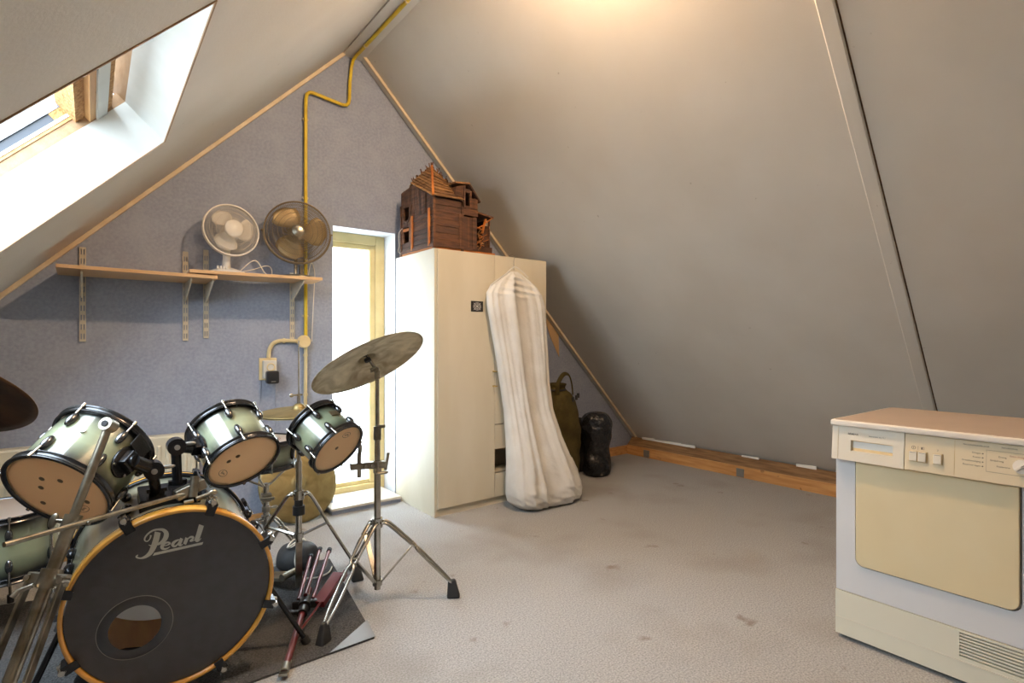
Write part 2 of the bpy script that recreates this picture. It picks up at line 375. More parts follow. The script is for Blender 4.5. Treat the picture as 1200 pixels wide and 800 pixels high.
# baseboards
bb = MB().box((KL+.05, G-.018, 0), (WX0-.062, G, .065)); struct(bb.build('baseboard_back', M['pine']), 'orange pine skirting on the gable wall')
bb = MB().box((WX1+.95, G-.018, 0), (4.36, G, .085)); struct(bb.build('baseboard_corner', M['pine']), 'orange pine skirting behind the sacks')
kb = MB(); pr = [(4.34, 0), (4.335, .095), (4.415, .165), (4.46, .15), (4.55, 0)]
n = len(pr); y0, y1 = YB, G-.005
kb = struct(MB().box((4.34, YB, 0), (4.40, G-.02, .095)).build('baseboard_right', M['pine']), 'orange pine beam along the foot of the right slope')
MB().add([(4.34, YB, .0955), (4.345, G-.02, .0955), (4.425, G-.02, .168), (4.425, YB, .168), (4.41, YB, .0955), (4.41, G-.02, .0955)], [(0, 1, 2, 3), (0, 4, 5, 1), (0, 3, 4), (1, 5, 2), (3, 2, 5, 4)]).build('beam_chamfer', M['pine_dark'], kb)
for yy in (3.42, 2.44): MB().box((4.332, yy-.033, .005), (4.34, yy+.033, .075)).build('metal_plate', M['steel'], kb)
torn = MB(); random.seed(3)
for i in range(40):
    ya = YB+(G-YB)*i/40; yb = YB+(G-YB)*(i+1)/40
    if random.random() < .85:
        h = random.uniform(.02, .045)
        torn.hexa([(4.416, ya, .158), (4.424, ya, .158), (4.424, yb, .158), (4.416, yb, .158), (4.414, ya, .163+h*.5), (4.42, ya, .166+h*.5), (4.42, yb, .166+h*.35), (4.414, yb, .163+h*.35)])
torn.build('torn_edge_strip', M['torn_white'], kb)['kind'] = 'stuff'

# ---------------------------------------------------------------- skylight
sk = struct(MB(TS).box((sy1, -sh, -.19), (sy1+.012, .012, -.0005)).build('window_1', M['slope_white']), 'skylight with white shaft and pine frame')
MB(TS).box((sy0, 0, -.19), (sy1, .012, -.0005)).build('shaft_top', M['slope_white'], sk)
MB(TS).box((sy0-.012, -sh, -.19), (sy0, .012, -.0005)).build('shaft_side', M['slope_white'], sk)
MB(TS).box((sy0, -sh-.012, -.19), (sy1, -sh, -.0005)).build('shaft_bottom', M['slope_white'], sk)
eb = MB(TS)                                           # rough brown cut edge round the opening
for a, b in (((sy0-.004, -.004, 0), (sy1+.004, .004, .003)), ((sy1-.002, -sh, 0), (sy1+.004, 0, .003)), ((sy0-.004, -sh, 0), (sy0+.002, 0, .003))): eb.box(a, b)
eb.build('cut_edge', M['old_wood'], sk)
# frame beyond the shaft: jambs and head pieces
MB(TS).box((sy1, -sh, -.23), (sy1+.06, .03, -.19)).build('jamb', M['old_wood'], sk)
MB(TS).box((sy0-.06, -sh, -.30), (sy0, .03, -.19)).build('jamb', M['old_wood'], sk)
MB(TS).box((sy0, .0, -.30), (sy1+.04, .04, -.19)).build('head_board', M['old_wood'], sk)
MB(TS).box((sy0, -.086, -.285), (sy1+.01, -.053, -.2)).build('chipboard_strip', M['chipboard'], sk)
MB(TS).box((sy0, -.133, -.23), (sy1-.001, -.087, -.186)).build('white_batten', M['slope_white'], sk)
MB(TS).box((sy0, -.16, -.30), (sy1+.01, -.134, -.192)).build('head_rail', M['pine'], sk)
MB(TS).box((sy0, -.20, -.30), (sy1+.01, -.161, -.215)).build('chipboard_strip', M['chipboard'], sk)
MB(TS).box((sy0, -sh, -.30), (sy1, -sh+.06, -.19)).build('sill_rail', M['old_wood'], sk)
MB(TS).box((sy1-.004, -sh, -.241), (sy1+.06, -.2, -.2305)).build('sash_stile', M['pine'], sk)
MB(TS).box((sy1-.007, -sh, -.253), (sy1+.06, -.2, -.2415)).build('white_bead', M['white_paint'], sk)
MB(TS).box((sy1-.002, -sh, -.282), (sy1+.06, -.25, -.2535)).build('seal_strip', M['gasket'], sk)
MB(TS).box((sy1-.008, -sh, -.300), (sy1+.06, -.2, -.2825)).build('alu_profile', M['alu'], sk)
MB(TS).box((sy1-.006, -.25, -.282), (sy1+.06, -.2, -.2535)).build('corner_block', M['chipboard'], sk)
MB(TS).box((sy0-.02, -sh, -.308), (sy1+.05, 0, -.303)).build('pane', M['clear'], sk)

# ---------------------------------------------------------------- tall gable window
wn = struct(MB().box((WX1, G+.001, 0), (WX1+.01, G+.2, WZ1)).build('window_2', M['reveal']), 'tall narrow frosted window in the gable')
MB().box((WX0-.01, G+.001, 0), (WX0, G+.2, WZ1)).build('reveal_left', M['reveal'], wn)
MB().box((WX0-.01, G+.001, WZ1), (WX1+.01, G+.2, WZ1+.01)).build('reveal_top', M['reveal'], wn)
fy0, fy1 = G+.185, G+.245
MB().box((WX1-.07, fy0, .03), (WX1, fy1, WZ1)).build('frame_stile', M['cream_frame'], wn, bevel=.004)
MB().box((WX0, fy0, .03), (WX0+.05, fy1, WZ1)).build('frame_stile', M['cream_frame'], wn, bevel=.004)
MB().box((WX0+.05, fy0, WZ1-.07), (WX1-.07, fy1, WZ1)).build('frame_head', M['cream_frame'], wn, bevel=.004)
MB().box((WX0+.05, fy0, .03), (WX1-.07, fy1, .085)).build('frame_foot', M['cream_frame'], wn, bevel=.004)
MB().box((WX1-.115, fy0+.012, .085), (WX1-.07, fy1, WZ1-.07)).build('sash_stile', M['cream_frame'], wn, bevel=.004)
MB().box((WX0+.05, fy0+.012, WZ1-.11), (WX1-.115, fy1, WZ1-.07)).build('sash_head', M['cream_frame'], wn, bevel=.004)
MB().box((WX0+.05, fy0+.02, .085), (WX1-.115, fy1, .115)).build('sash_foot', M['cream_frame'], wn, bevel=.004)
MB().box((WX0+.04, fy0+.035, .1), (WX1-.1, fy0+.04, WZ1-.09)).build('pane', M['frosted'], wn)
MB().box((WX0-.05, G-.13, .0), (WX1-.02, fy0, .028)).build('sill_base', M['paper'], wn)
MB().box((WX0-.06, G-.145, .028), (WX1-.02, fy0, .046)).build('sill_board', M['sill'], wn, bevel=.004)

# ================================================================ wall fittings
# radiator behind the drums
rd = thing('radiator', 'cream panel radiator on the gable wall behind the drum kit', 'radiator', (-.3, 3.6, .1))
MB().box((-.98, G-.11, .12), (.49, G-.09, .62)).build('front_panel', M['radiator'], rd, bevel=.008)
for i in range(35):
    x = -.95+i*.0412
    MB().box((x, G-.118, .17), (x+.02, G-.108, .57)).build('flute', M['radiator'], rd, bevel=.006)
MB().box((-.98, G-.105, .60), (.49, G-.035, .622)).build('top_grille', M['radiator'], rd)
MB().box((.475, G-.11, .12), (.49, G-.035, .62)).build('side_panel', M['radiator'], rd)
MB().box((-.9, G-.06, .15), (-.86, G-.002, .55)).box((.2, G-.06, .15), (.24, G-.002, .55)).build('wall_bracket', M['beige_metal'], rd)
MB().cyl((.43, G-.06, 0), (.43, G-.06, .14), .009).build('feed_pipe', M['cream_pipe'], rd)

# shelf uprights with slots
for i, (x, z0, z1, lab) in enumerate(((-.038, 1.15, 1.652, 'slotted steel shelf upright under the free end of the lower shelf board'),
                         (.434, 1.155, 1.676, 'slotted steel shelf upright near where the shelf boards overlap, carrying the lower board'),
                         (.54, 1.17, 1.697, 'slotted steel shelf upright behind the white fan'),
                         (1.036, 1.167, 1.60, 'slotted steel shelf upright beside the yellow pipe'))):
    u = thing('shelf_upright', lab, 'shelf bracket', (x, G, z0), 'slotted shelf uprights')
    rl = MB(); k = int((z1-z0)/.05); ya, yb = G-.012, G-.0105
    for a_, b_ in ((-.0135, -.0088), (-.0032, .0032), (.0088, .0135)): rl.box((x+a_, ya, z0), (x+b_, yb, z1))
    for e in (-.006, .006):                              # webs between the punched slots
        zz = z0
        for j in range(k+1):
            ze = z0+.012+j*.05 if j < k else z1
            rl.box((x+e-.0028, ya, zz), (x+e+.0028, yb, ze)); zz = ze+.03
    for e in (-1, 1): rl.box((x+e*.0128-.0007, yb, z0), (x+e*.0128+.0007, G-.0005, z1))
    rl.build('rail', M['beige_metal'], u)
    zs = (1.492, 1.490, 1.489, 1.526)[i]
    b = MB(); T = basis((x-.004, G-.012, zs), (0, -1, 0), (0, 0, 1), (-1, 0, 0))
    b.prism([(0, 0), (.25, .006), (.25, -.008), (.02, -.105), (0, -.11)], -.006, .002, T)
    b.build('arm', M['beige_metal'], u, bevel=.0015)
sh1 = MB().hexa([(-.137, 3.39, 1.506), (.554, 3.39, 1.498), (.56, G-.014, 1.490), (-.14, G-.014, 1.496), (-.137, 3.39, 1.524), (.554, 3.39, 1.516), (.56, G-.014, 1.508), (-.14, G-.014, 1.514)])
tag(sh1.build('shelf_board', M['laminate'], bevel=.002), 'empty beech laminate shelf board, its end tucked under the other board', 'shelf')
sh2 = MB().hexa([(.418, 3.39, 1.5245), (1.137, 3.39, 1.530), (1.155, G-.037, 1.530), (.425, G-.037, 1.516), (.418, 3.39, 1.5425), (1.137, 3.39, 1.548), (1.155, G-.037, 1.548), (.425, G-.037, 1.534)])
tag(sh2.build('shelf_board', M['laminate'], bevel=.002), 'beech laminate shelf board carrying the two fans', 'shelf')

# yellow pipe down from the ridge
pp = thing('gas_pipe', 'painted pipe, yellow above and cream below, running down the gable wall', 'pipe', (1.118, G-.02, .1))
yw = G-.024
path = [(XR, 0.2, ZR-.1), (XR, 2.0, ZR-.1), (XR, 3.5, ZR-.1), (XR-.004, 3.60, ZR-.103), (XR-.010, 3.645, ZR-.12), (XR-.014, yw, ZR-.16), (1.418, yw, 2.95), (1.414, yw, 2.83), (1.408, yw, 2.80), (1.392, yw, 2.785), (1.37, yw, 2.780), (1.30, yw, 2.788), (1.213, yw, 2.80), (1.165, yw, 2.806), (1.142, yw, 2.802), (1.126, yw, 2.785), (1.12, yw, 2.755), (1.118, yw, 2.70), (1.118, yw, 2.2), (1.118, yw, 1.56)]
MB().tube(path, .0115, 10).build('yellow_run', M['yellow_pipe'], pp)
MB().tube([(1.118, yw, 1.53), (1.118, yw, 1.17)], .0115, 10).build('yellow_run', M['yellow_pipe'], pp)
MB().tube([(1.118, yw, 1.17), (1.116, yw, .9), (1.112, yw, .1)], .0115, 10).build('cream_run', M['cream_pipe'], pp)
for z in (2.62, 2.1, 1.62, 1.32): MB().box((1.10, G-.02, z-.006), (1.136, G, z+.006)).build('pipe_clip', M['beige_metal'], pp)
for z in (1.06, .8): MB().cyl((1.116, yw, z-.008), (1.116, yw, z+.008), .0145).build('pipe_clip', M['cream_pipe'], pp)
for y in (3.45, 2.85, 2.2): MB().cyl((XR, y-.006, ZR-.1), (XR, y+.006, ZR-.1), .0145).build('pipe_clip', M['cream_pipe'], pp)
# conduit, junction box, socket
cd = thing('junction_box', 'round cream junction box with bent conduit on the gable wall', 'junction box', (1.085, G, 1.1))
MB().cyl((1.1, G-.052, 1.15), (1.1, G-.034, 1.15), .042, n=24).cyl((1.1, G-.056, 1.15), (1.1, G-.05, 1.15), .036, .04, n=24).build('box_body', M['cream_plastic'], cd)
MB().tube(smooth_path([(1.07, G-.02, 1.152), (1.0, G-.016, 1.156), (.95, G-.014, 1.153), (.915, G-.014, 1.135), (.895, G-.014, 1.10), (.889, G-.014, 1.045)]), .0125, 10).build('conduit', M['cream_pipe'], cd)
MB().cyl((.975, G-.015, 1.155), (.99, G-.015, 1.155), .016).build('conduit_clip', M['cream_pipe'], cd)
so = thing('wall_socket', 'yellowed cream wall socket on a backing board under the conduit', 'socket', (.885, G, .95))
MB().box((.835, G-.012, .905), (.94, G, 1.045)).build('backing_board', M['cream_plastic'], so, bevel=.003)
MB().box((.852, G-.045, .915), (.932, G-.012, 1.03)).build('socket_body', M['white_paint'], so, bevel=.006)
MB().lathe([(.019, 0), (.026, .0), (.026, .004), (.021, .004)], 24, frame((.896, G-.045, .988), (0, -1, 0)), closed=True).build('socket_ring', M['cream_plastic'], so)
ad = thing('plug_adapter', 'black mains adapter plugged into the cream socket', 'adapter', (.9, G-.06, .9))
MB().box((.862, G-.10, .885), (.935, G-.046, .965)).build('body', M['black_plastic'], ad, bevel=.012, seg=3)
MB().box((.885, G-.1015, .897), (.912, G-.1, .902)).build('type_mark', M['steel'], ad)
MB().tube(smooth_path([(.845, G-.006, .905), (.842, G-.004, .7), (.84, G-.004, .5)]), .0025, 6).build('cable', M['paper'], so)
MB().tube(smooth_path([(.93, G-.02, .90), (.932, G-.005, .7), (.935, G-.004, .5)]), .0022, 6).build('cable', M['paper'], ad)

# ---------------------------------------------------------------- fans
def fan(name, label, ctr, face, R, base_xy, z0, kind):
    f = thing(name, label, 'fan', (base_xy[0], base_xy[1], z0))
    T = frame(ctr, face)                                  # z points out of the front grille
    W = kind == 'w'
    gm = M['fan_grille'] if W else M['fan_metal']; bm = M['fan_white'] if W else M['fan_blade']
    dep = .045
    MB(T).lathe([(R-.004, -.006), (R+.004, -.006), (R+.004, .006), (R-.004, .006)], 48, closed=True).build('grille_rim', M['fan_white'] if W else gm, f)
    if W: MB(T).lathe([(R-.001, -.02), (R+.003, -.02), (R+.003, -.012), (R-.001, -.012)], 48, closed=True).build('rear_rim', M['fan_white'], f)
    def cage(sgn, nm, rin):
        g = MB(T); k = 84 if W else 110; wr = .0010 if W else .0012
        for i in range(k):
            a = 2*PI*i/k; tw = .35
            pts = []
            for j in range(6):
                t = j/5; r = rin+(R-rin)*t; aa = a+tw*t*(1-t)*2
                z = sgn*dep*(1-t**2.6)
                pts.append((r*math.cos(aa), r*math.sin(aa), z))
            g.tube(pts, wr, 3, caps=False)
        for rr in ([.62, .82] if W else [.45, .6, .75, .9]):
            t = (rr*R-rin)/(R-rin); z = sgn*dep*(1-t**2.6)
            g.tube([(rr*R*math.cos(2*PI*q/40), rr*R*math.sin(2*PI*q/40), z) for q in range(40)], wr*1.4, 3, closed=True)
        return g.build(nm, gm, f)
    cage(1, 'front_grille', R*.3 if W else R*.14); cage(-1, 'rear_grille', R*.3)
    if W: MB(T).lathe([(0, dep+.006), (R*.30, dep+.004), (R*.345, dep-.002), (R*.345, dep-.008), (0, dep-.008)], 32).build('centre_cap', M['fan_white'], f)
    else: MB(T).lathe([(0, dep+.006), (R*.09, dep+.006), (R*.13, dep+.002), (R*.19, dep+.003), (R*.2, dep-.004), (0, dep-.006)], 32).build('centre_cap', M['dull_chrome'], f)
    MB(T).cyl((0, 0, -.03), (0, 0, .02), R*.2, R*.16, 24).build('hub', bm, f)
    for i in range(3):
        a0 = PI/2+.45+2*PI*i/3
        b = MB(T); vs = []; fs = []; nu, nv = 9, 7
        for j in range(nu):
            t = j/(nu-1); r = R*(.16+(.68 if W else .74)*t)
            half = .40+.34*math.sin(PI*min(1, .15+t*.75))
            if t > .85: half *= math.sqrt(max(.05, 1-((t-.85)/.15)**2*.8))
            for k in range(nv):
                q = k/(nv-1)*2-1; aa = a0+q*half+.25*t
                vs.append((r*math.cos(aa), r*math.sin(aa), q*.018*(1-.3*t)-.004))
        for j in range(nu-1):
            for k in range(nv-1): fs.append((j*nv+k, j*nv+k+1, (j+1)*nv+k+1, (j+1)*nv+k))
        b.add(vs, fs, True); o = b.build('blade', bm, f)
        so_ = o.modifiers.new('solid', 'SOLIDIFY'); so_.thickness = .002
    MB(T).cyl((0, 0, -.11), (0, 0, -.05), R*.24, R*.3, 24).ell((0, 0, -.11), (R*.24, R*.24, .02)).build('motor', M['fan_white'] if W else M['dull_chrome'], f)
    nk = T @ V((0, 0, -.09))
    if W:
        MB().tube([(base_xy[0], base_xy[1]+.02, z0+.03), (base_xy[0]+.002, base_xy[1]+.02, z0+.1), (nk.x, nk.y, nk.z)], [.024, .02, .022], 14).build('neck', M['fan_white'], f)
        MB(Matrix.Translation((*base_xy, z0))).lathe([(0, 0), (.105, 0), (.107, .008), (.095, .02), (.06, .032), (.03, .042), (0, .044)], 36, Matrix.Diagonal((1, .95, 1, 1))).build('base', M['fan_white'], f)
        for i in range(4):
            MB().cyl((base_xy[0]-.058+i*.016, base_xy[1]-.055-.004*abs(i-1.5), z0+.026), (base_xy[0]-.058+i*.016, base_xy[1]-.055-.004*abs(i-1.5), z0+.044), .006, n=10).build('speed_button', M['fan_white'], f)
    else:
        MB().cyl((base_xy[0]-.012, base_xy[1], z0+.01), (nk.x-.005, nk.y, nk.z), .011).build('neck', M['chrome'], f)
        MB().box((base_xy[0]+.012, base_xy[1]-.02, z0+.012), (base_xy[0]+.03, base_xy[1]+.02, z0+.085)).build('switch_block', M['fan_metal'], f, bevel=.004)
        MB(Matrix.Translation((*base_xy, z0))).lathe([(0, 0), (.115, 0), (.117, .006), (.105, .014), (.05, .022), (0, .026)], 36, Matrix.Diagonal((1, .9, 1, 1))).build('base', M['dull_chrome'], f)
        for s_ in (-1, 1): MB(T).cyl((s_*(R+.002), 0, -.004), (s_*(R+.016), 0, -.004), .006, n=10).build('side_screw', M['fan_metal'], f)
        # swivel yoke
        MB(T).tube([((R+.006)*math.cos(a), (R+.006)*math.sin(a), -.004) for a in [PI+PI*i/20 for i in range(21)]], .0035, 6).build('yoke', gm, f)
    return f
fw = fan('desk_fan', 'white plastic desk fan with wire grille on the shelf', (.652, 3.54, 1.806), (.12, -1, .12), .152, (.632, 3.565), 1.543, 'w')
fm = fan('metal_fan', 'larger tarnished metal fan with brass coloured blades on the shelf', (1.018, 3.50, 1.832), (-.22, -1, .05), .193, (1.03, 3.545), 1.549, 'm')
MB().tube(smooth_path([(.70, 3.6, 1.565), (.76, 3.58, 1.63), (.80, 3.58, 1.64), (.84, 3.57, 1.575), (.86, 3.55, 1.556)]), .003, 6).build('power_cord', M['cable_white'], fw)
MB().tube(smooth_path([(.70, 3.6, 1.567), (.78, 3.6, 1.59), (.86, 3.6, 1.62), (.892, 3.61, 1.60), (.895, 3.625, 1.545)]), .003, 6).build('power_cord', M['cable_white'], fw)
MB().tube(smooth_path([(1.10, 3.56, 1.56), (1.12, 3.58, 1.64), (1.14, 3.6, 1.66), (1.165, 3.63, 1.60), (1.168, 3.65, 1.5), (1.165, 3.672, 1.3), (1.16, 3.676, 1.15)]), .0025, 6).build('power_cord', M['cable_white'], fm)

# ================================================================ wardrobe
wx0, wx1, wy0, wy1, wz = 1.765, 2.728, 3.105, 3.665, 1.76
wb = thing('wardrobe', 'cream two door wardrobe standing under the right slope', 'wardrobe', ((wx0+wx1)/2, (wy0+wy1)/2, 0))
MB().box((wx0, wy0-.003, 0), (wx0+.018, wy1, wz)).build('side_panel', M['wardrobe'], wb, bevel=.001)
MB().box((wx1-.018, wy0, 0), (wx1, wy1, wz)).build('side_panel', M['wardrobe'], wb, bevel=.001)
MB().box((wx0+.018, wy0, wz-.018), (wx1-.018, wy1, wz)).build('top_panel', M['wardrobe'], wb)
MB().box((wx0+.018, wy1-.008, .05), (wx1-.018, wy1, wz-.018)).build('back_panel', M['wardrobe_dark'], wb)
MB().box((wx0+.018, wy0+.006, 0), (wx1-.018, wy0+.02, .05)).build('plinth', M['wardrobe'], wb)
MB().box((wx0+.018, wy0+.02, .05), (wx1-.018, wy1-.01, .066)).build('bottom_panel', M['wardrobe'], wb)
xm = 2.245
MB().box((xm-.009, wy0+.02, .066), (xm+.009, wy1-.01, wz-.018)).build('divider', M['wardrobe_dark'], wb)
MB().box((xm+.009, wy0+.02, .565), (wx1-.018, wy1-.01, .58)).build('inner_shelf', M['wardrobe_dark'], wb)
ld = MB().box((wx0+.02, wy0-.014, .053), (xm-.0015, wy0+.004, wz-.002)).build('door', M['wardrobe'], wb, bevel=.002)
rdoor = MB().box((xm+.0015, wy0-.014, .568), (wx1-.001, wy0+.004, wz-.002)).build('door', M['wardrobe'], wb, bevel=.002)
for p, z, x in ((ld, .837, xm-.016), (ld, .94, xm-.016)):
    MB().cyl((x, wy0-.014, z), (x, wy0-.04, z), .005, .007, 10).cyl((x-.014, wy0-.04, z), (x+.018, wy0-.042, z), .005, .004, 10).build('handle', M['brass'], p)
MB().box((xm+.0015, wy0-.014, .392), (wx1-.001, wy0+.004, .562)).build('drawer', M['wardrobe'], wb, bevel=.002)
MB().box((xm+.0015, wy0-.014, .053), (wx1-.001, wy0+.004, .218)).build('drawer', M['wardrobe'], wb, bevel=.002)
MB().box((xm+.01, wy0+.14, .2), (wx1-.02, wy0+.15, .42)).build('cavity_back', M['wardrobe_dark'], wb)
MB().box((xm+.012, wy0+.02, .218), (wx1-.02, wy0+.3, .232)).build('drawer_runner_board', M['wardrobe'], wb)
# ornament tile stuck on the left door
ti = thing('ornament_tile', 'small black square tile with a white wheel ornament on the wardrobe door', 'sign', (2.086, wy0-.015, 1.36))
MB().box((2.043, wy0-.017, 1.355), (2.142, wy0-.0145, 1.427)).build('tile', M['sign_black'], ti)
o = MB(); T = basis((2.0925, wy0-.0175, 1.391), (1, 0, 0), (0, 0, 1), (0, -1, 0)) @ Matrix.Diagonal((1.3, 1.1, 1, 1))
def ribbon(b, pts, ws, T, z=0.):
    P = [V((p[0], p[1], 0)) for p in pts]; vs = []
    for i in range(len(P)):
        t = (P[min(i+1, len(P)-1)]-P[max(i-1, 0)]).normalized(); nn = V((-t.y, t.x, 0)); w_ = ws[i] if isinstance(ws, (list, tuple)) else ws
        vs += [P[i]+nn*w_/2, P[i]-nn*w_/2]
    vs = [(p.x, p.y, z) for p in vs]
    b.add(vs, [(2*i, 2*i+1, 2*i+3, 2*i+2) for i in range(len(P)-1)], False, T)
for k in range(8):
    a = k*PI/4; R2 = .031 if k % 2 else .024
    ribbon(o, [(.004*math.cos(a), .004*math.sin(a)), (R2*math.cos(a), R2*math.sin(a))], .0022, T)
    c_, s_ = math.cos(a), math.sin(a)
    for e in (-.5, .5): ribbon(o, [(.013*c_, .013*s_), (.02*math.cos(a+e*.9), .02*math.sin(a+e*.9))], .0016, T)
ribbon(o, [(.0235*math.cos(2*PI*i/32), .0235*math.sin(2*PI*i/32)) for i in range(33)], .002, T)
o.prism([(.005*math.cos(2*PI*i/8), .005*math.sin(2*PI*i/8)) for i in range(8)], 0, .0005, T)
o.build('ornament', M['sign_white'], ti)

# garment bag on a wire hanger, pooling on the floor
gb = thing('garment_bag', 'long off-white cotton garment bag hung on the wardrobe door, foot bunched on the carpet', 'garment bag', (2.55, 2.9, 0))
rows = [(1.648, 2.345, 2.42, 3.05, .012), (1.60, 2.262, 2.505, 3.045, .022), (1.545, 2.178, 2.58, 3.04, .030), (1.485, 2.135, 2.625, 3.035, .036), (1.40, 2.137, 2.652, 3.03, .04),
        (1.25, 2.168, 2.668, 3.03, .044), (1.05, 2.21, 2.676, 3.025, .05), (.85, 2.243, 2.682, 3.018, .055), (.66, 2.266, 2.695, 3.0, .062), (.46, 2.262, 2.745, 2.965, .085),
        (.32, 2.250, 2.79, 2.935, .105), (.20, 2.236, 2.84, 2.915, .125), (.11, 2.232, 2.862, 2.905, .14), (.055, 2.25, 2.868, 2.905, .142), (.015, 2.30, 2.835, 2.91, .125), (.002, 2.36, 2.77, 2.92, .09)]
vs = []; fs = []; nu = 120; rr = []
for i in range(len(rows)-1):
    for k in range(7): rr.append([a*(1-k/7)+b*k/7 for a, b in zip(rows[i], rows[i+1])])
rr.append(list(rows[-1]))
random.seed(5); ph = [random.uniform(0, 6.28) for _ in range(12)]
for i, (z, xa, xb, yc, th) in enumerate(rr):
    cx, hx = (xa+xb)/2, (xb-xa)/2; h = i/(len(rr)-1)
    fold = .30*min(1, h*4)*(1 if h < .85 else .5)
    for k in range(nu):
        a = 2*PI*k/nu; c_, s_ = math.cos(a), math.sin(a)
        x = cx+hx*(abs(c_)**.8)*(1 if c_ > 0 else -1); q = c_
        d = abs(s_)**.7*(1 if s_ > 0 else -1)
        # long drape folds that run slantwise from the shoulders
        rid = lambda p: (1-abs(math.sin(p)))**1.6
        amp = .042*min(1, h*5)*(1 if h < .8 else .75)
        skew = q+.55*(h-.2)
        g = amp*(rid(skew*3.4+.9)*.9+rid(skew*6.1-h*2.0+ph[1])*.5+rid(q*9.5+h*1.3+ph[2])*.30)
        if h > .5: g += .022*(h-.5)*(math.sin(q*21+z*55+ph[3])*math.sin(z*80+q*8+ph[4])+.7*rid(z*30+q*7))
        if h < .22: g += .010*(1-abs(q))*math.sin(z*130+q*4)*min(1, h*12)
        y = yc+th*d-(g if d < 0 else 0)*abs(s_)**.5
        y = min(y, wy0-.018) if z > .05 else y
        zz = z+(.012*math.sin(q*9+ph[5]) if .03 < z < .3 else 0)
        vs.append((x, y, max(.001, zz)))
n_ = len(rr)
for i in range(n_-1):
    for k in range(nu): fs.append((i*nu+k, (i+1)*nu+k, (i+1)*nu+(k+1) % nu, i*nu+(k+1) % nu))
fs.append(tuple(range(nu))); fs.append(tuple(range((n_-1)*nu, n_*nu))[::-1])
MB().add(vs, fs, True).build('cloth', M['cotton'], gb)
hg = thing('wire_hanger', 'wire hanger with yellow neck hooked over the wardrobe door top', 'hanger', (2.383, 3.06, 1.6))
MB().tube(smooth_path([(2.383, 3.05, 1.66), (2.383, 3.05, 1.72), (2.39, 3.05, 1.755), (2.385, 3.075, 1.772), (2.383, 3.10, 1.768)]), .0022, 6).build('hook', M['chrome'], hg)
MB().prism([(2.335, 1.655), (2.43, 1.655), (2.405, 1.675), (2.383, 1.683), (2.361, 1.675)], -3.053, -3.041, basis((0, 0, 0), (1, 0, 0), (0, 0, 1), (0, -1, 0)) @ Matrix.Diagonal((1, 1, -1, 1))).build('neck', M['cream_plastic'], hg)
MB().tube([(2.383, 3.043, 1.683), (2.36, 3.036, 1.675), (2.30, 3.03, 1.628), (2.22, 3.025, 1.578), (2.155, 3.02, 1.535)], .004, 6).tube([(2.383, 3.043, 1.683), (2.41, 3.036, 1.675), (2.46, 3.03, 1.643), (2.50, 3.03, 1.612)], .004, 6).build('shoulder_wire', M['fan_white'], hg)

# olive duffel and black bin bag in the corner
def sack(name, ctr, prof, m, lumps, nu=48, lean=(0, 0), seed=1):
    random.seed(seed); p_ = [random.uniform(0, 6.28) for _ in range(10)]; vs = []; fs = []
    P = smooth_path([(r, z, 0) for r, z in prof], 6)
    for q in P:
        for k in range(nu):
            a = 2*PI*k/nu; r = max(.001, q.x)
            g = lumps*(math.sin(3*a+q.y*9+p_[0])*.5+math.sin(5*a-q.y*21+p_[1])*.35+math.sin(q.y*48+2*a+p_[2])*.4+math.sin(9*a+q.y*34+p_[3])*.2)
            r *= 1+g; t = q.y
            vs.append((ctr[0]+r*math.cos(a)+lean[0]*t, ctr[1]+r*math.sin(a)+lean[1]*t, max(.001, q.y+ctr[2])))
    m_ = len(P)
    for i in range(m_-1):
        for k in range(nu): fs.append((i*nu+k, i*nu+(k+1) % nu, (i+1)*nu+(k+1) % nu, (i+1)*nu+k))
    fs.append(tuple(range(nu))[::-1]); fs.append(tuple(range((m_-1)*nu, m_*nu)))
    return MB().add(vs, fs, True)
db = thing('duffel_bag', 'olive canvas kit bag standing on end beside the garment bag', 'bag', (3.16, 3.42, 0))
sack('body', (3.16, 3.42, 0), [(.14, 0), (.172, .03), (.182, .2), (.19, .38), (.185, .52), (.165, .62), (.125, .70), (.085, .735), (.07, .76), (.08, .79), (.02, .80)], M['olive'], .045, seed=4, lean=(-.03, 0)).build('body', M['olive'], db)
MB().tube(smooth_path([(3.06, 3.33, .70), (3.05, 3.31, .80), (3.10, 3.30, .875), (3.17, 3.31, .87), (3.205, 3.31, .80), (3.21, 3.30, .70)]), .018, 8, flat=.35).build('carry_handle', M['olive'], db)
MB().tube([(3.11+.092*math.cos(2*PI*i/20), 3.42+.092*math.sin(2*PI*i/20), .742) for i in range(20)], .008, 6, closed=True).build('neck_cord', M['rubber'], db)
for a in range(5): MB().box((3.08+.05*a, 3.27+.01*(a-2)**2, .62+.012*a), (3.10+.05*a, 3.285+.01*(a-2)**2, .66+.012*a)).build('buckle', M['rubber'], db, bevel=.003)
bk = sack('bin_bag', (3.445, 3.25, 0), [(.08, 0), (.115, .02), (.118, .12), (.108, .2), (.122, .32), (.135, .42), (.12, .50), (.07, .535), (.01, .545)], M['binbag'], .07, seed=9)
tag(bk.build('bin_bag', M['binbag']), 'shiny black bin liner stuffed full beside the olive kit bag', 'bag')
bk = sack('bin_bag', (3.455, 3.50, 0), [(.09, 0), (.11, .03), (.11, .3), (.1, .42), (.05, .46), (.01, .465)], M['binbag'], .05, seed=13)
tag(bk.build('bin_bag', M['fur']), 'matt black bag wedged between the olive kit bag and the shiny bin liner', 'bag')
# torn lining flap behind the wardrobe
tf = MB(basis((0, G-.004, 0), (1, 0, 0), (0, 0, 1), (0, -1, 0))).prism([(3.0, 1.60), (3.25, 1.37), (3.40, 1.215), (3.407, 1.008), (3.354, 1.1), (3.30, 1.19), (3.26, 1.29), (3.1, 1.42)], 0, .004)
tag(tf.build('torn_lining', M['lining_brown']), 'torn flap of pale brown lining on the wall beside the wardrobe', 'wallpaper')

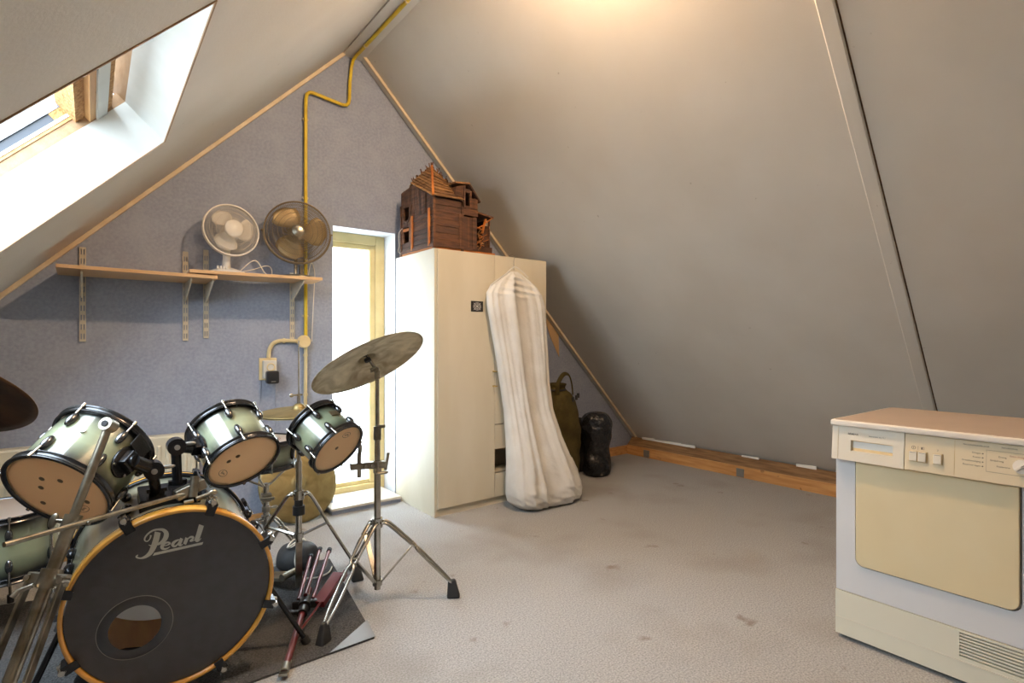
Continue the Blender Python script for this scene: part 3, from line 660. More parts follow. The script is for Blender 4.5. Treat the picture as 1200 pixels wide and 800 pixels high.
# ================================================================ broken model house on top of the wardrobe
hz = wz+.001
hs = thing('model_house', 'broken dark wooden model house standing on top of the wardrobe', 'model house', (1.98, 3.35, hz))
random.seed(11)
def pl(name, p0, p1, h, t, m, nrm):                     # board along p0-p1, height h upward, thickness along nrm
    p0, p1, nn = V(p0), V(p1), V(nrm)*t; u = V((0, 0, h))
    return MB().hexa([p0, p1, p1+nn, p0+nn, p0+u, p1+u, p1+nn+u, p0+nn+u]).build(name, m, hs)
def P_(): return random.choice(M['plank'])
def wall(p0, p1, z0, z1, nrm, rows, jig=.004):
    p0, p1 = V(p0), V(p1); h = (z1-z0)/rows
    for i in range(rows):
        j = random.uniform(0, jig)
        pl('plank', (p0.x, p0.y, z0+i*h+.0012), (p1.x, p1.y, z0+i*h+.0012), h-.0024, .008+j, P_(), nrm)
def vwall(p0, p1, z0, z1, nrm, cols):
    for i in range(cols):
        a, b = lerp(p0, p1, (i+.04)/cols), lerp(p0, p1, (i+.96)/cols)
        pl('plank', (a.x, a.y, z0), (b.x, b.y, z0), z1-z0-random.uniform(0, .006), .008+random.uniform(0, .004), P_(), nrm)
hx, hy = 1.775, 3.118
zt = hz+.335
# partition and rear wall close the hollow body
MB().box((2.098, hy+.012, hz), (2.105, 3.57, zt)).build('partition', M['plank'][1], hs)
MB().box((hx+.002, 3.572, hz), (2.105, 3.58, zt+.03)).build('rear_wall', M['plank'][1], hs)
MB().box((hx-.012, hy-.006, hz), (2.26, 3.60, hz+.012)).build('base_board', M['bright_wood'], hs)
wall((hx, 3.40, 0), (hx, hy, 0), hz+.015, hz+.25, (-1, 0, 0), 7)
def tboards(ya, yb, za0, zb0, za1, zb1, k):             # upright boards on the left side whose tops follow the roof line
    for i in range(k):
        t0, t1 = (i+.03)/k, (i+.97)/k
        y_ = lambda t: ya*(1-t)+yb*t
        lo_ = lambda t: hz+za0*(1-t)+zb0*t
        hi_ = lambda t: hz+za1*(1-t)+zb1*t
        th = .008+random.uniform(0, .004)
        MB().hexa([(hx, y_(t0), lo_(t0)), (hx, y_(t1), lo_(t1)), (hx-th, y_(t1), lo_(t1)), (hx-th, y_(t0), lo_(t0)), (hx, y_(t0), hi_(t0)), (hx, y_(t1), hi_(t1)), (hx-th, y_(t1), hi_(t1)), (hx-th, y_(t0), hi_(t0))]).build('plank', P_(), hs)
tboards(hy, 3.41, .25, .25, .335, .48, 9)
tboards(3.41, 3.46, .09, .09, .48, .47, 2); tboards(3.54, 3.585, .09, .09, .46, .455, 2); tboards(3.46, 3.54, .34, .34, .47, .46, 3); tboards(3.46, 3.54, .20, .20, .25, .25, 3)
wall((hx, hy, 0), (1.975, hy, 0), hz+.015, zt, (0, -1, 0), 7)
wall((hx, 3.58, 0), (hx, 3.42, 0), hz+.015, hz+.09, (-1, 0, 0), 2)
pl('window_rail', (hx, 3.545, hz+.17), (hx, 3.46, hz+.17), .02, .012, M['bright_wood'], (-1, 0, 0))
MB().tube(smooth_path([(hx-.012, 3.55, hz+.30), (hx-.012, 3.53, hz+.25), (hx-.012, 3.48, hz+.235), (hx-.012, 3.44, hz+.27), (hx-.012, 3.42, hz+.34)]), .006, 6).build('arch_moulding', M['plank'][1], hs)
for (x, y, s0, s1, m_) in ((hx-.008, hy-.008, 0, zt-hz, M['plank'][2]), (hx-.012, 3.165, .02, .27, M['bright_wood']), (hx-.012, 3.405, .02, .26, M['bright_wood']), (hx-.010, 3.575, 0, .36, M['plank'][0]), (1.965, hy-.012, .015, .25, M['plank'][2]), (1.985, hy-.008, .0, .30, M['plank'][0])):
    MB().box((x-.008, y-.008, hz+s0), (x+.008, y+.008, hz+s1)).build('corner_post', m_, hs)
# door bay with vertical boards
vwall((1.992, hy+.004, 0), (2.108, hy+.004, 0), hz+.03, hz+.245, (0, -1, 0), 6)
pl('lintel', (1.985, hy, hz+.25), (2.112, hy, hz+.25), .045, .012, M['plank'][2], (0, -1, 0))
pl('threshold', (1.985, hy, hz+.012), (2.112, hy, hz+.012), .018, .014, M['plank'][1], (0, -1, 0))
pl('plinth_board', (hx-.01, 3.58, hz+.0125), (hx-.01, hy-.01, hz+.0125), .02, .008, M['plank'][2], (-1, 0, 0))
pl('plinth_board', (hx, hy-.009, hz+.0125), (1.98, hy-.009, hz+.0125), .02, .008, M['plank'][0], (0, -1, 0))
# roof: slats laid between the hip and the ragged ridge
Cn, Ln, Pk, Rn, Rp = V((hx-.02, hy-.02, zt-.005)), V((hx-.012, 3.42, hz+.485)), V((1.875, 3.33, hz+.60)), V((1.985, hy-.022, zt+.0)), V((1.975, 3.30, hz+.50))
def slats(a0, a1, b0, b1, k, t=.007):
    nrm = (a1-a0).cross(b0-a0).normalized(); nrm = nrm if nrm.z > 0 else -nrm
    for i in range(k):
        t0, t1 = i/k, (i+1.18)/k
        q = [lerp(a0, b0, t0), lerp(a1, b1, t0), lerp(a1, b1, min(1, t1)), lerp(a0, b0, min(1, t1))]
        l0, l1 = nrm*(.010), nrm*.002
        j = random.uniform(-.006, .006)
        q[1] = q[1]+(q[1]-q[0]).normalized()*j
        MB().hexa([q[0]+l0, q[1]+l0, q[2]+l1, q[3]+l1, q[0]+l0+nrm*t, q[1]+l0+nrm*t, q[2]+l1+nrm*t, q[3]+l1+nrm*t]).build('roof_slat', random.choice(M['shingle']), hs)
slats(Cn, Ln, Pk, Pk+V((-.004, .01, 0)), 9)
slats(Cn, Rn, Pk, Rp*.55+Pk*.45, 9)
MB().bar(Cn+V((0, 0, .012)), Pk+V((0, 0, .015)), .016, .012).build('hip_rafter', M['bright_wood'], hs)
MB().add([Cn+V((.02, .02, -.01)), Ln+V((.02, 0, -.01)), Pk-V((0, 0, .012)), Rn+V((0, .03, -.01)), V((1.99, 3.4, hz+.36)), V((1.8, 3.58, hz+.36))], [(0, 1, 2), (0, 2, 3), (2, 4, 3), (2, 5, 4), (1, 5, 2)]).build('roof_boarding', M['plank'][1], hs)
slats(V((1.78, 3.60, hz+.36)), V((2.0, 3.60, hz+.36)), Ln, V((1.95, 3.36, hz+.55)), 7)
for i in range(34):                                    # splintered ridge
    t = i/33; b = lerp(Ln+V((0, .0, .0)), Pk, t*2) if t < .5 else lerp(Pk, V((2.01, 3.30, hz+.485)), (t-.5)*2)
    e = V((random.uniform(-.02, .02), random.uniform(-.015, .03), random.uniform(.02, .05)))
    MB().bar(b-V((0, 0, .012)), b+e, random.uniform(.005, .011), .004).build('splinter', random.choice(M['plank']+M['shingle'][:1]), hs)
# dormer
MB().hexa([(1.93, hy+.0, hz+.36), (2.0, hy-.0, hz+.34), (2.0, 3.3, hz+.40), (1.93, 3.3, hz+.42), (1.945, hy, hz+.435), (2.0, hy, hz+.455), (2.0, 3.3, hz+.45), (1.93, 3.3, hz+.45)]).build('dormer_cheek', M['plank'][0], hs)
MB().hexa([(1.925, hy-.02, hz+.452), (2.04, hy-.02, hz+.462), (2.04, 3.32, hz+.47), (1.925, 3.32, hz+.465), (1.925, hy-.02, hz+.462), (2.04, hy-.02, hz+.474), (2.04, 3.32, hz+.482), (1.925, 3.32, hz+.475)]).build('dormer_roof', M['shingle'][0], hs)
MB().hexa([(2.03, hy-.02, hz+.465), (2.13, hy-.015, hz+.35), (2.13, 3.32, hz+.36), (2.03, 3.32, hz+.475), (2.035, hy-.02, hz+.477), (2.137, hy-.015, hz+.358), (2.137, 3.32, hz+.37), (2.035, 3.32, hz+.485)]).build('dormer_roof', M['plank'][1], hs)
MB().box((2.0, 3.29, hz+.30), (2.115, 3.3, hz+.45)).build('dormer_back', M['plank'][1], hs)
MB().box((2.0, hy+.01, hz+.296), (2.115, 3.3, hz+.302)).build('dormer_floor', M['plank'][1], hs)
for q in (((2.0, hz+.30), (2.012, hz+.45)), ((2.05, hz+.30), (2.062, hz+.42)), ((2.012, hz+.405), (2.05, hz+.43)), ((2.012, hz+.295), (2.05, hz+.315))):
    MB().box((q[0][0], hy-.008, q[0][1]), (q[1][0], hy+.008, q[1][1])).build('dormer_frame', random.choice(M['plank']+[M['bright_wood']]), hs)
vwall((2.062, hy+.002, 0), (2.112, hy+.002, 0), hz+.298, hz+.375, (0, -1, 0), 3)
# wrecked porch
MB().hexa([(2.10, hy+.05, hz+.30), (2.27, hy+.02, hz+.265), (2.27, 3.42, hz+.27), (2.10, 3.42, hz+.31), (2.10, hy+.05, hz+.31), (2.27, hy+.02, hz+.278), (2.27, 3.42, hz+.282), (2.10, 3.42, hz+.32)]).build('porch_roof', M['plank'][2], hs)
MB().box((2.112, 3.41, hz+.012), (2.25, 3.42, hz+.262)).build('porch_back', M['plank'][1], hs)
MB().box((2.243, hy+.1, hz+.012), (2.25, 3.41, hz+.262)).build('porch_side', M['plank'][1], hs)
vwall((2.205, hy+.08, 0), (2.262, hy+.08, 0), hz+.05, hz+.22, (0, -1, 0), 3)
pl('porch_step', (2.115, hy+.05, hz+.0125), (2.262, hy+.05, hz+.0125), .045, .02, M['plank'][1], (0, -1, 0))
MB().bar((2.255, hy+.06, hz+.012), (2.255, hy+.06, hz+.265), .012, .012).build('porch_post', M['plank'][0], hs)
for a, b, w_ in (((2.115, hy+.04, hz+.17), (2.20, hy+.05, hz+.215), .016), ((2.175, hy+.03, hz+.15), (2.205, hy+.03, hz+.255), .022), ((2.12, hy+.03, hz+.19), (2.19, hy+.04, hz+.175), .014), ((2.205, hy+.04, hz+.225), (2.262, hy+.03, hz+.27), .016)):
    MB().bar(a, b, w_, .006).build('broken_lath', M['bright_wood'], hs)
for i in range(46):
    x = 2.15+random.gauss(0, .015); z = hz+.05+random.random()*.10
    MB().bar((x, hy+.02, z), (x+random.gauss(0, .022), hy+.02+random.gauss(0, .012), z+random.gauss(.0, .022)), .0045, .003).build('straw_splinter', random.choice([M['bright_wood'], M['shingle'][2]]), hs)
MB().tube(smooth_path([(hx-.012, 3.56, hz+.2), (hx-.03, 3.58, hz+.16), (hx-.02, 3.59, hz+.08), (hx-.035, 3.58, hz+.04), (hx-.02, 3.57, hz+.02)]), .002, 6).build('loose_wire', M['cable_white'], hs)

# ================================================================ tumble dryer
dx, dy0, dy1 = 2.30, .297, .897
dr = thing('tumble_dryer', 'old yellowed white tumble dryer standing on the carpet', 'dryer', (2.58, .597, 0))
MB().box((dx+.012, dy0, .02), (2.87, dy1, .815)).build('cabinet', M['dryer_white'], dr, bevel=.004)
def rounded(y0, y1, z0, z1, r, top=False):
    pts = []
    for cy_, cz_, a in ((y0+r, z0+r, PI), (y1-r, z0+r, 1.5*PI), (y1-r if not top else y1, z1, None), (y0, z1, None)):
        if a is None: pts.append((cy_, cz_)); continue
        for k in range(7): pts.append((cy_+r*math.cos(a+k*PI/12), cz_+r*math.sin(a+k*PI/12)))
    return pts
TD = basis((dx, 0, 0), (0, 1, 0), (0, 0, 1), (-1, 0, 0)) @ Matrix.Diagonal((1, 1, 1, 1))
inner = rounded(.361, .831, .297, .6995, .031, True)
def ray_hit(poly, c, a):                                # distance from c along angle a to the outline
    best = 9; ca, sa = math.cos(a), math.sin(a)
    for (x0, y0), (x1, y1) in zip(poly, poly[1:]+poly[:1]):
        ex, ey = x1-x0, y1-y0; den = ca*ey-sa*ex
        if abs(den) < 1e-12: continue
        t_ = ((x0-c[0])*ey-(y0-c[1])*ex)/den; q_ = ((x0-c[0])*sa-(y0-c[1])*ca)/den
        if t_ > 0 and -1e-6 <= q_ <= 1+1e-6: best = min(best, t_)
    return best
outer = [(dy0, .188), (dy1, .188), (dy1, .70), (dy0, .70)]; fc = (.597, .45)
angs = sorted([math.atan2(p[1]-fc[1], p[0]-fc[0]) for p in inner+outer]); vs = []; n_ = len(angs)
for a in angs:
    for pl_ in (inner, outer):
        d_ = ray_hit(pl_, fc, a)
        for z_ in (0, -.014): vs.append((fc[0]+d_*math.cos(a), fc[1]+d_*math.sin(a), z_))
fs = []
for i in range(n_):
    a_, b_ = 4*i, 4*((i+1) % n_)
    fs += [(a_, b_, b_+2, a_+2), (a_, a_+1, b_+1, b_), (a_+2, b_+2, b_+3, a_+3)]
MB(TD).add(vs, fs).build('front_frame', M['dryer_white'], dr)
MB(TD).prism(rounded(.366, .826, .302, .695, .028, True), -.010, .010).build('door', M['dryer_cream'], dr, bevel=.003)
MB().box((dx+.03, dy0, .018), (dx+.3, dy1+.001, .185)).box((dx-.004, .516, .018), (dx+.03, dy1+.001, .185)).box((dx-.004, dy0, .018), (dx+.03, .516, .0975)).box((dx-.004, dy0, .1775), (dx+.03, .516, .185)).build('plinth', M['dryer_plinth'], dr)
MB().box((dx-.006, dy0, .082), (dx-.0035, dy1, .0835)).build('plinth_groove', M['dryer_drawer'], dr)
for i in range(7):
    z = .103+i*.0107
    MB().box((dx-.0035, dy0, z), (dx+.012, .516, z+.0055)).build('vent_slat', M['dryer_plinth'], dr)
# slanted control panel; the drawer front has a recessed grip
def fx(z): return dx-.038+.012*(z-.70)/.126
def slab(b, ya, yb, za, zb, dep=0.):
    return b.hexa([(fx(za)+dep, ya, za), (fx(za)+dep, yb, za), (dx+.01, yb, za), (dx+.01, ya, za), (fx(zb)+dep, ya, zb), (fx(zb)+dep, yb, zb), (dx+.01, yb, zb), (dx+.01, ya, zb)])
b = MB(); slab(b, .664, .899, .700, .738); slab(b, .664, .899, .777, .826); slab(b, .664, .698, .738, .777); slab(b, .834, .899, .738, .777)
drf = b.build('drawer_front', M['dryer_drawer'], dr)
slab(MB(), .698, .834, .738, .777, .012).build('grip_recess', M['cream_plastic'], drf)
cpn = slab(MB(), dy0, .6625, .700, .826).build('control_panel', M['dryer_panel'], dr, bevel=.003)
PN = V((-.126, 0, .012)).normalized(); PU = V((.012, 0, .126)).normalized()
def TP(y, z, off=.0006): return basis(V((dx-.038+.012*(z-.70)/.126, y, z))+PN*off, (0, -1, 0), PU, PN)
MB(TP(.766, .7575, -.0118)).box((-.066, -.008, 0), (.066, .0165, .0006)).build('label_strip', M['label_white'], drf)
MB(TP(.878, .763)).box((-.0008, -.06, 0), (.0008, .06, .0008)).build('drawer_seam', M['dryer_panel'], drf)
text('SIEMENS', .0095, TP(.845, .797), M['print'], drf, bold=.0002)
text('electronic dry 5.1', .0075, TP(.775, .797), M['print'], drf)
for y in (.636, .610, .567):
    MB(TP(y, .751)).box((-.0135, -.0185, 0), (.0135, .0185, .004)).build('button_well', M['cream_plastic'], cpn)
    MB(TP(y, .751)).box((-.0115, -.0165, .004), (.0115, .0165, .008)).build('push_button', M['dryer_drawer'], cpn, bevel=.0015)
    MB(TP(y, .751)).box((-.008, .0125, .0081), (.008, .0135, .0085)).build('button_line', M['print'], cpn)
ic = MB(); 
ribbon(ic, [(.0055*math.cos(2*PI*i/20), .0055*math.sin(2*PI*i/20)) for i in range(21)], .0011, TP(.636, .780)); ribbon(ic, [(0, -.0035), (0, .0035)], .0012, TP(.636, .780))
ribbon(ic, [(0, -.007), (0, .007)], .0007, TP(.623, .780))
ic.prism([(-.004, -.004), (0, -.004), (0, .004), (-.004, .004)], 0, .0003, TP(.610, .780)); ribbon(ic, [(0, -.004), (.004, -.004), (.004, .004), (0, .004)], .0009, TP(.610, .780))
ribbon(ic, [(-.002, -.003), (.002, 0), (-.002, .003)], .0009, TP(.567, .780))
ic.build('button_icons', M['print'], cpn)
MB(TP(.522, .763)).box((-.0004, -.058, 0), (.0004, .058, .0004)).build('panel_seam', M['brass'], cpn)
text('PROGRAMMAVERLOOP', .0062, TP(.500, .810), M['print'], cpn)
text('PROGRAMMA', .0062, TP(.405, .812), M['print'], cpn)
for i, s in enumerate(('Drogen', 'Koelen', 'Kreukbeveiliging', 'Reservoir legen')):
    z = .7885-i*.0135
    text(s, .0072, TP(.4545, z-.002), M['print'], cpn, align='RIGHT')
    MB(TP(.450, z)).prism([(.0019*math.cos(2*PI*k/10), .0019*math.sin(2*PI*k/10)) for k in range(10)], 0, .0006).build('indicator_dot', M['print'], cpn)
fr = MB(); ribbon(fr, [(.06, .034), (-.046, .034), (-.046, -.034), (.06, -.034)], .0008, TP(.395, .768)); fr.build('dial_frame', M['print'], cpn)
for s, y, z, m_ in (('Extra droog', .385, .789, 'print_red'), ('Droog', .412, .782, 'print'), ('Strijkdroog', .432, .769, 'print'), ('Knitterarm', .416, .752, 'print')):
    text(s, .0072, TP(y, z), M[m_], cpn, align='LEFT' if s != 'Strijkdroog' else 'LEFT')
MB(TP(.356, .763)).cyl((0, 0, 0), (0, 0, .012), .0225, .0205, 32).cbox((0, 0, .015), (.008, .036, .006), Matrix.Rotation(-.9, 4, 'Z')).build('dial', M['dryer_edge'], cpn, bevel=.001)
MB(TP(.356, .763)).box((-.0008, 0, .018), (.0008, .016, .0186), Matrix.Rotation(-.9, 4, 'Z')).build('dial_mark', M['print'], cpn)
# top
MB().box((dx-.042, dy0-.003, .828), (2.88, dy1+.005, .85)).build('top_edge', M['dryer_edge'], dr, bevel=.006, seg=3)
MB().box((dx-.028, dy0+.012, .8495), (2.868, dy1-.008, .8515)).build('top_sheet', M['dryer_top'], dr)
for x, y in ((2.36, .34), (2.36, .86), (2.82, .34), (2.82, .86)): MB().cyl((x, y, 0), (x, y, .02), .02).build('foot', M['rubber'], dr)

# ================================================================ rug
rg = thing('drum_rug', 'charcoal grey rug under the drum kit with a vinyl corner patch', 'rug', (.1, 2.4, 0))
MB().hexa([(-1.0, 1.95, 0.0005), (.865, 1.985, 0.0005), (.99, 2.84, 0.0005), (-.95, 3.4, 0.0005), (-1.0, 1.95, .008), (.865, 1.985, .008), (.99, 2.84, .008), (-.95, 3.4, .008)]).build('pile', M['rug'], rg)
MB().add([(.868, 1.982, .0085), (.892, 2.12, .0085), (.69, 1.979, .0085), (.868, 1.982, .010), (.892, 2.12, .010), (.69, 1.979, .010)], [(0, 1, 2), (3, 5, 4), (0, 3, 4, 1), (1, 4, 5, 2), (2, 5, 3, 0)]).build('corner_patch', M['rug_corner'], rg)

# ================================================================ drums
def lug(b, T, along, L=.05):
    b.ell((0, 0, .006), (.0125, L*.55, .013), T, 12, 8)
def drum(name, label, bc, up, R, depth, heads, nl=6, group=None, spin=0., hoopm=None, shell='burst', cat='drum', lug_len=.05, hoop_h=.022):
    up = V(up).normalized(); T = frame(bc, up)
    d = thing(name, label, cat, bc, group)
    rs = R-.012; hm = hoopm or M['hoop']; prof = []; bu = []
    for k in range(13):
        t = k/12; prof.append((rs, .006+(depth-.012)*t)); e = min(t, 1-t)*2; bu.append(min(1, max(0, (e-.12)*1.15)))
    MB(T).lathe(prof, 56, burst=bu).build('shell', M[shell], d)
    MB(T).lathe([(rs-.006, .006), (rs-.006, depth-.006)], 40).build('shell_inside', M['maple_in'], d)
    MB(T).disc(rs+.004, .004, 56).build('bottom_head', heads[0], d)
    MB(T).disc(rs+.004, depth-.004, 56).build('top_head', heads[1], d)
    hp = [(rs+.002, 0), (R-.004, -.002), (R+.002, -.002), (R+.003, .002), (R-.003, .004), (R-.004, hoop_h-.004), (R+.001, hoop_h-.002), (R+.001, hoop_h), (rs+.002, hoop_h)]
    MB(T).lathe(hp, 56, closed=True).build('bottom_hoop', hm, d)
    MB(T).lathe([(r, depth-z) for r, z in hp], 56, closed=True).build('top_hoop', hm, d)
    for i in range(nl):
        a = spin+2*PI*i/nl
        for e in (0, 1):
            zc = depth*.27 if e == 0 else depth*.73
            if depth < .16: zc = depth*.5
            LT = T @ Matrix.Rotation(a, 4, 'Z') @ basis((rs, 0, zc), (0, 1, 0), (0, 0, 1), (1, 0, 0))
            b = MB(); lug(b, LT, 1, lug_len); o = b.build('lug', M['lug'], d)
            q0 = T @ Matrix.Rotation(a, 4, 'Z') @ V((R+.002, 0, .003 if e == 0 else depth-.003)); q1 = T @ Matrix.Rotation(a, 4, 'Z') @ V((rs+.011, 0, zc))
            MB().cyl(q0, q1, .0032, n=8).cyl(q0+(q0-q1).normalized()*.008, q0+(q1-q0).normalized()*.006, .0055, n=8).build('tension_rod', M['chrome'], o)
    return d, T
def badge_print(d, T, R, a, txt=False):
    b = MB(T); c = (R*.58*math.cos(a), R*.58*math.sin(a)); 
    K = Matrix.Translation((c[0], c[1], .0035)) @ Matrix.Rotation(a-PI/2, 4, 'Z')
    ribbon(b, [(.022*math.cos(2*PI*i/28), .013*math.sin(2*PI*i/28)) for i in range(29)], .0016, K, 0)
    ribbon(b, [(-.012, -.006), (-.006, .006), (-.001, .001), (-.006, -.001)], .0026, K, 0); ribbon(b, [(-.001, -.003), (.004, .002), (.006, -.003), (.012, .002)], .0026, K, 0)
    return b.build('head_print', M['print'], d)
t1c, t1u = (-0.081, 2.101, 0.702), (.549, .625, .556)
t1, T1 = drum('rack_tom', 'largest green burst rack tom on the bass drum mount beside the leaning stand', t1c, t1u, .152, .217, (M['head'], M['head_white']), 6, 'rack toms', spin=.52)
t2c, t2u = (0.448, 2.202, 0.703), (-.232, .743, .628)
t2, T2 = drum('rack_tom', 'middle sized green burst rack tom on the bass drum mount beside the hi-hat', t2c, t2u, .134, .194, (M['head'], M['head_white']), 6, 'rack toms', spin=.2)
t3c, t3u = (.797, 2.181, .710), (-.365, .755, .545)
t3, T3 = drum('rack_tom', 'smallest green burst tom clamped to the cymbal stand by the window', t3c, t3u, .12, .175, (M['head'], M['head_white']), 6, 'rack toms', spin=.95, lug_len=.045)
def print_at(d, T, R, px):                             # place the small maker's mark on the bottom head
    a = px; return badge_print(d, T, R, a)
def head_angle(T, world):                               # angle of a world direction in a drum's own plane
    q = T.inverted().to_3x3() @ V(world); return math.atan2(q.y, q.x)
print_at(t1, T1, .152, head_angle(T1, (.45, -.1, -.8))); print_at(t2, T2, .134, head_angle(T2, (-.7, 0, -.5))); print_at(t3, T3, .12, head_angle(T3, (.1, 0, 1)))
# drum head smudges
for d, T, R, spots in ((t1, T1, .152, ((.3, .1), (.15, .35), (-.2, .3), (-.45, -.3), (.5, -.35))), (t2, T2, .134, ((.25, .25), (.45, .1))), (t3, T3, .12, ((.1, .05),))):
    for sx_, sy_ in spots:
        MB(T).prism([(sx_*R+.008*math.cos(2*PI*k/12), sy_*R+.008*math.sin(2*PI*k/12)) for k in range(12)], .003, .0038).build('smudge', M['badge'], d)
# worn badge on the small tom
ang = head_angle(T3, (.22, -.5, .75))
bt = T3 @ Matrix.Rotation(ang, 4, 'Z') @ basis((.1095, 0, .10), (0, 1, 0), (0, 0, 1), (1, 0, 0))
MB(bt).prism([(-.022, -.012), (.014, -.014), (.024, -.002), (.02, .012), (-.02, .014)], 0, .002).build('badge', M['badge'], t3)
MB(T1 @ Matrix.Rotation(head_angle(T1, (-.2, -.7, .5)), 4, 'Z')).cyl((.139, 0, .125), (.145, 0, .125), .008, n=16).build('air_vent', M['chrome'], t1)

# bass drum --------------------------------------------------
bc = V((.212, 2.006, .333)); ba = V((.0235, .9965, .0801)); br = V((.99972, -.02361, 0)); bu = V((-.0019, -.0801, .9968))
TB = basis(bc, br, bu, -ba)                             # local z toward the audience, x right, y up
BD = .44
bd = thing('bass_drum', 'bass drum with black front head and maple hoop', 'drum', (.212, 2.2, .04))
prof = [(.278, -.03-(BD-.06)*k/12) for k in range(13)]
MB(TB).lathe(prof, 72, burst=[min(1, min(k/12, 1-k/12)*2.6+.25) for k in range(13)]).build('shell', M['burst_bass'], bd)
MB(TB).lathe([(.270, -.02), (.270, -BD+.02)], 72).build('shell_inside', M['maple_in'], bd)
for z0, nm in ((0, 'front_hoop'), (-BD+.042, 'rear_hoop')):
    h = MB(TB).lathe([(.2795, z0), (.288, z0+.001), (.2905, z0-.003), (.2905, z0-.038), (.288, z0-.042), (.279, z0-.042)], 72, closed=True).build(nm, M['maple'] if nm == 'front_hoop' else M['black_metal'], bd)
    if nm == 'front_hoop':
        MB(TB).lathe([(.2908, -.008), (.2912, -.009), (.2912, -.024), (.2908, -.025)], 72).build('hoop_inlay', M['maple'], h)
        MB(TB).lathe([(.2795, -.046), (.287, -.046), (.287, -.056), (.2795, -.056)], 72, closed=True).build('head_flange', M['chrome'], h)
    else:
        MB(TB).lathe([(.2908, z0-.015), (.2912, z0-.016), (.2912, z0-.026), (.2908, z0-.027)], 72).build('hoop_inlay', M['maple'], h)
# front head with the port hole
hcx, hcy, hr = -.1075, -.063, .0685
nh = 72; vs = []; fs = []
for i in range(nh):
    a = 2*PI*i/nh
    vs += [(.2765*math.cos(a), .2765*math.sin(a), -.012), (hcx+hr*math.cos(a), hcy+hr*math.sin(a), -.012)]
fs = [(2*i, 2*((i+1) % nh), 2*((i+1) % nh)+1, 2*i+1) for i in range(nh)]
fh = MB(TB).add(vs, fs).build('front_head', M['head_black'], bd)
q = MB(TB @ Matrix.Translation((hcx+.002, hcy, 0)))
q.lathe([(hr, -.0115), (.097, -.0115), (.0975, -.012)], 72).build('port_ring', M['ring_clear'], fh)
MB(TB @ Matrix.Translation((hcx+.002, hcy, 0))).lathe([(.0965, -.0112), (.0978, -.0108), (.0985, -.0118)], 72).build('port_ring_edge', M['steel'], fh)
MB(TB).disc(.276, -BD+.02, 64).build('rear_head', M['head_white'], bd)
MB(TB).ell((-.15, -.235, -.10), (.11, .055, .07)).build('damping_blanket', M['fur'], bd)
MB(TB).ell((.03, -.215, -.12), (.10, .06, .09)).build('damping_pillow', M['pillow'], bd)
# script lettering on the front head (zoom pixels mapped onto the plane of the head)
def LG(x, y): return (.000192735*x+.0000063919*y-.13203478, -.0000432*x-.00023005855*y+.2952729)
lg = MB(); LT = TB @ Matrix.Translation((0, 0, -.0115))
def poly(pts): 
    q = [LG(*p) for p in pts]; lg.add([(x, y, 0) for x, y in q], [tuple(range(len(q)))[::-1]], False, LT)
def strk(pts, ws):
    P = smooth_path([(p[0], p[1], w_) for p, w_ in zip(pts, ws)], 5); vs = []
    for i in range(len(P)):
        t = (P[min(i+1, len(P)-1)]-P[max(i-1, 0)]); t.z = 0; t.normalize(); nn = V((-t.y, t.x, 0)); w_ = max(3, P[i].z)
        for s_ in (1, -1):
            e = P[i]+nn*w_/2*s_; a = LG(e.x, e.y); vs.append((a[0], a[1], 0))
    lg.add(vs, [(2*i, 2*i+2, 2*i+3, 2*i+1) for i in range(len(P)-1)], False, LT)
strk([(418, 222), (400, 300), (375, 380), (345, 450), (305, 515), (250, 560), (190, 582), (140, 575), (125, 560), (148, 535)], [80, 80, 78, 72, 58, 40, 24, 22, 24, 10])
strk([(325, 265), (312, 312), (280, 348), (248, 345), (240, 318), (258, 280), (300, 235), (360, 198), (430, 185), (495, 193), (533, 235), (525, 295), (490, 345), (440, 380), (385, 400), (330, 412), (290, 400)], [26, 16, 14, 18, 22, 22, 22, 24, 28, 46, 66, 66, 52, 36, 26, 20, 8])
strk([(500, 415), (548, 402), (580, 380), (560, 366), (515, 374), (480, 405), (470, 440), (500, 458), (545, 448), (580, 425)], [10, 16, 26, 24, 30, 46, 46, 30, 18, 8])
strk([(715, 325), (670, 342), (630, 372), (618, 405), (645, 422), (680, 400), (710, 360)], [14, 28, 40, 42, 28, 20, 18])
strk([(748, 308), (730, 350), (712, 395), (730, 408), (760, 392)], [44, 46, 42, 24, 8])
strk([(822, 300), (808, 340), (785, 392)], [48, 48, 46])
strk([(800, 360), (835, 315), (872, 290), (905, 288), (912, 305), (890, 330), (870, 345), (900, 345), (940, 330)], [10, 16, 26, 30, 24, 30, 26, 14, 8])
strk([(1036, 115), (1012, 190), (985, 270), (962, 330), (985, 342), (1030, 305)], [74, 72, 68, 62, 24, 6])
poly([(365, 510), (1058, 360), (1042, 398), (340, 552)])
lg.build('pearl_lettering', M['logo_silver'], fh)
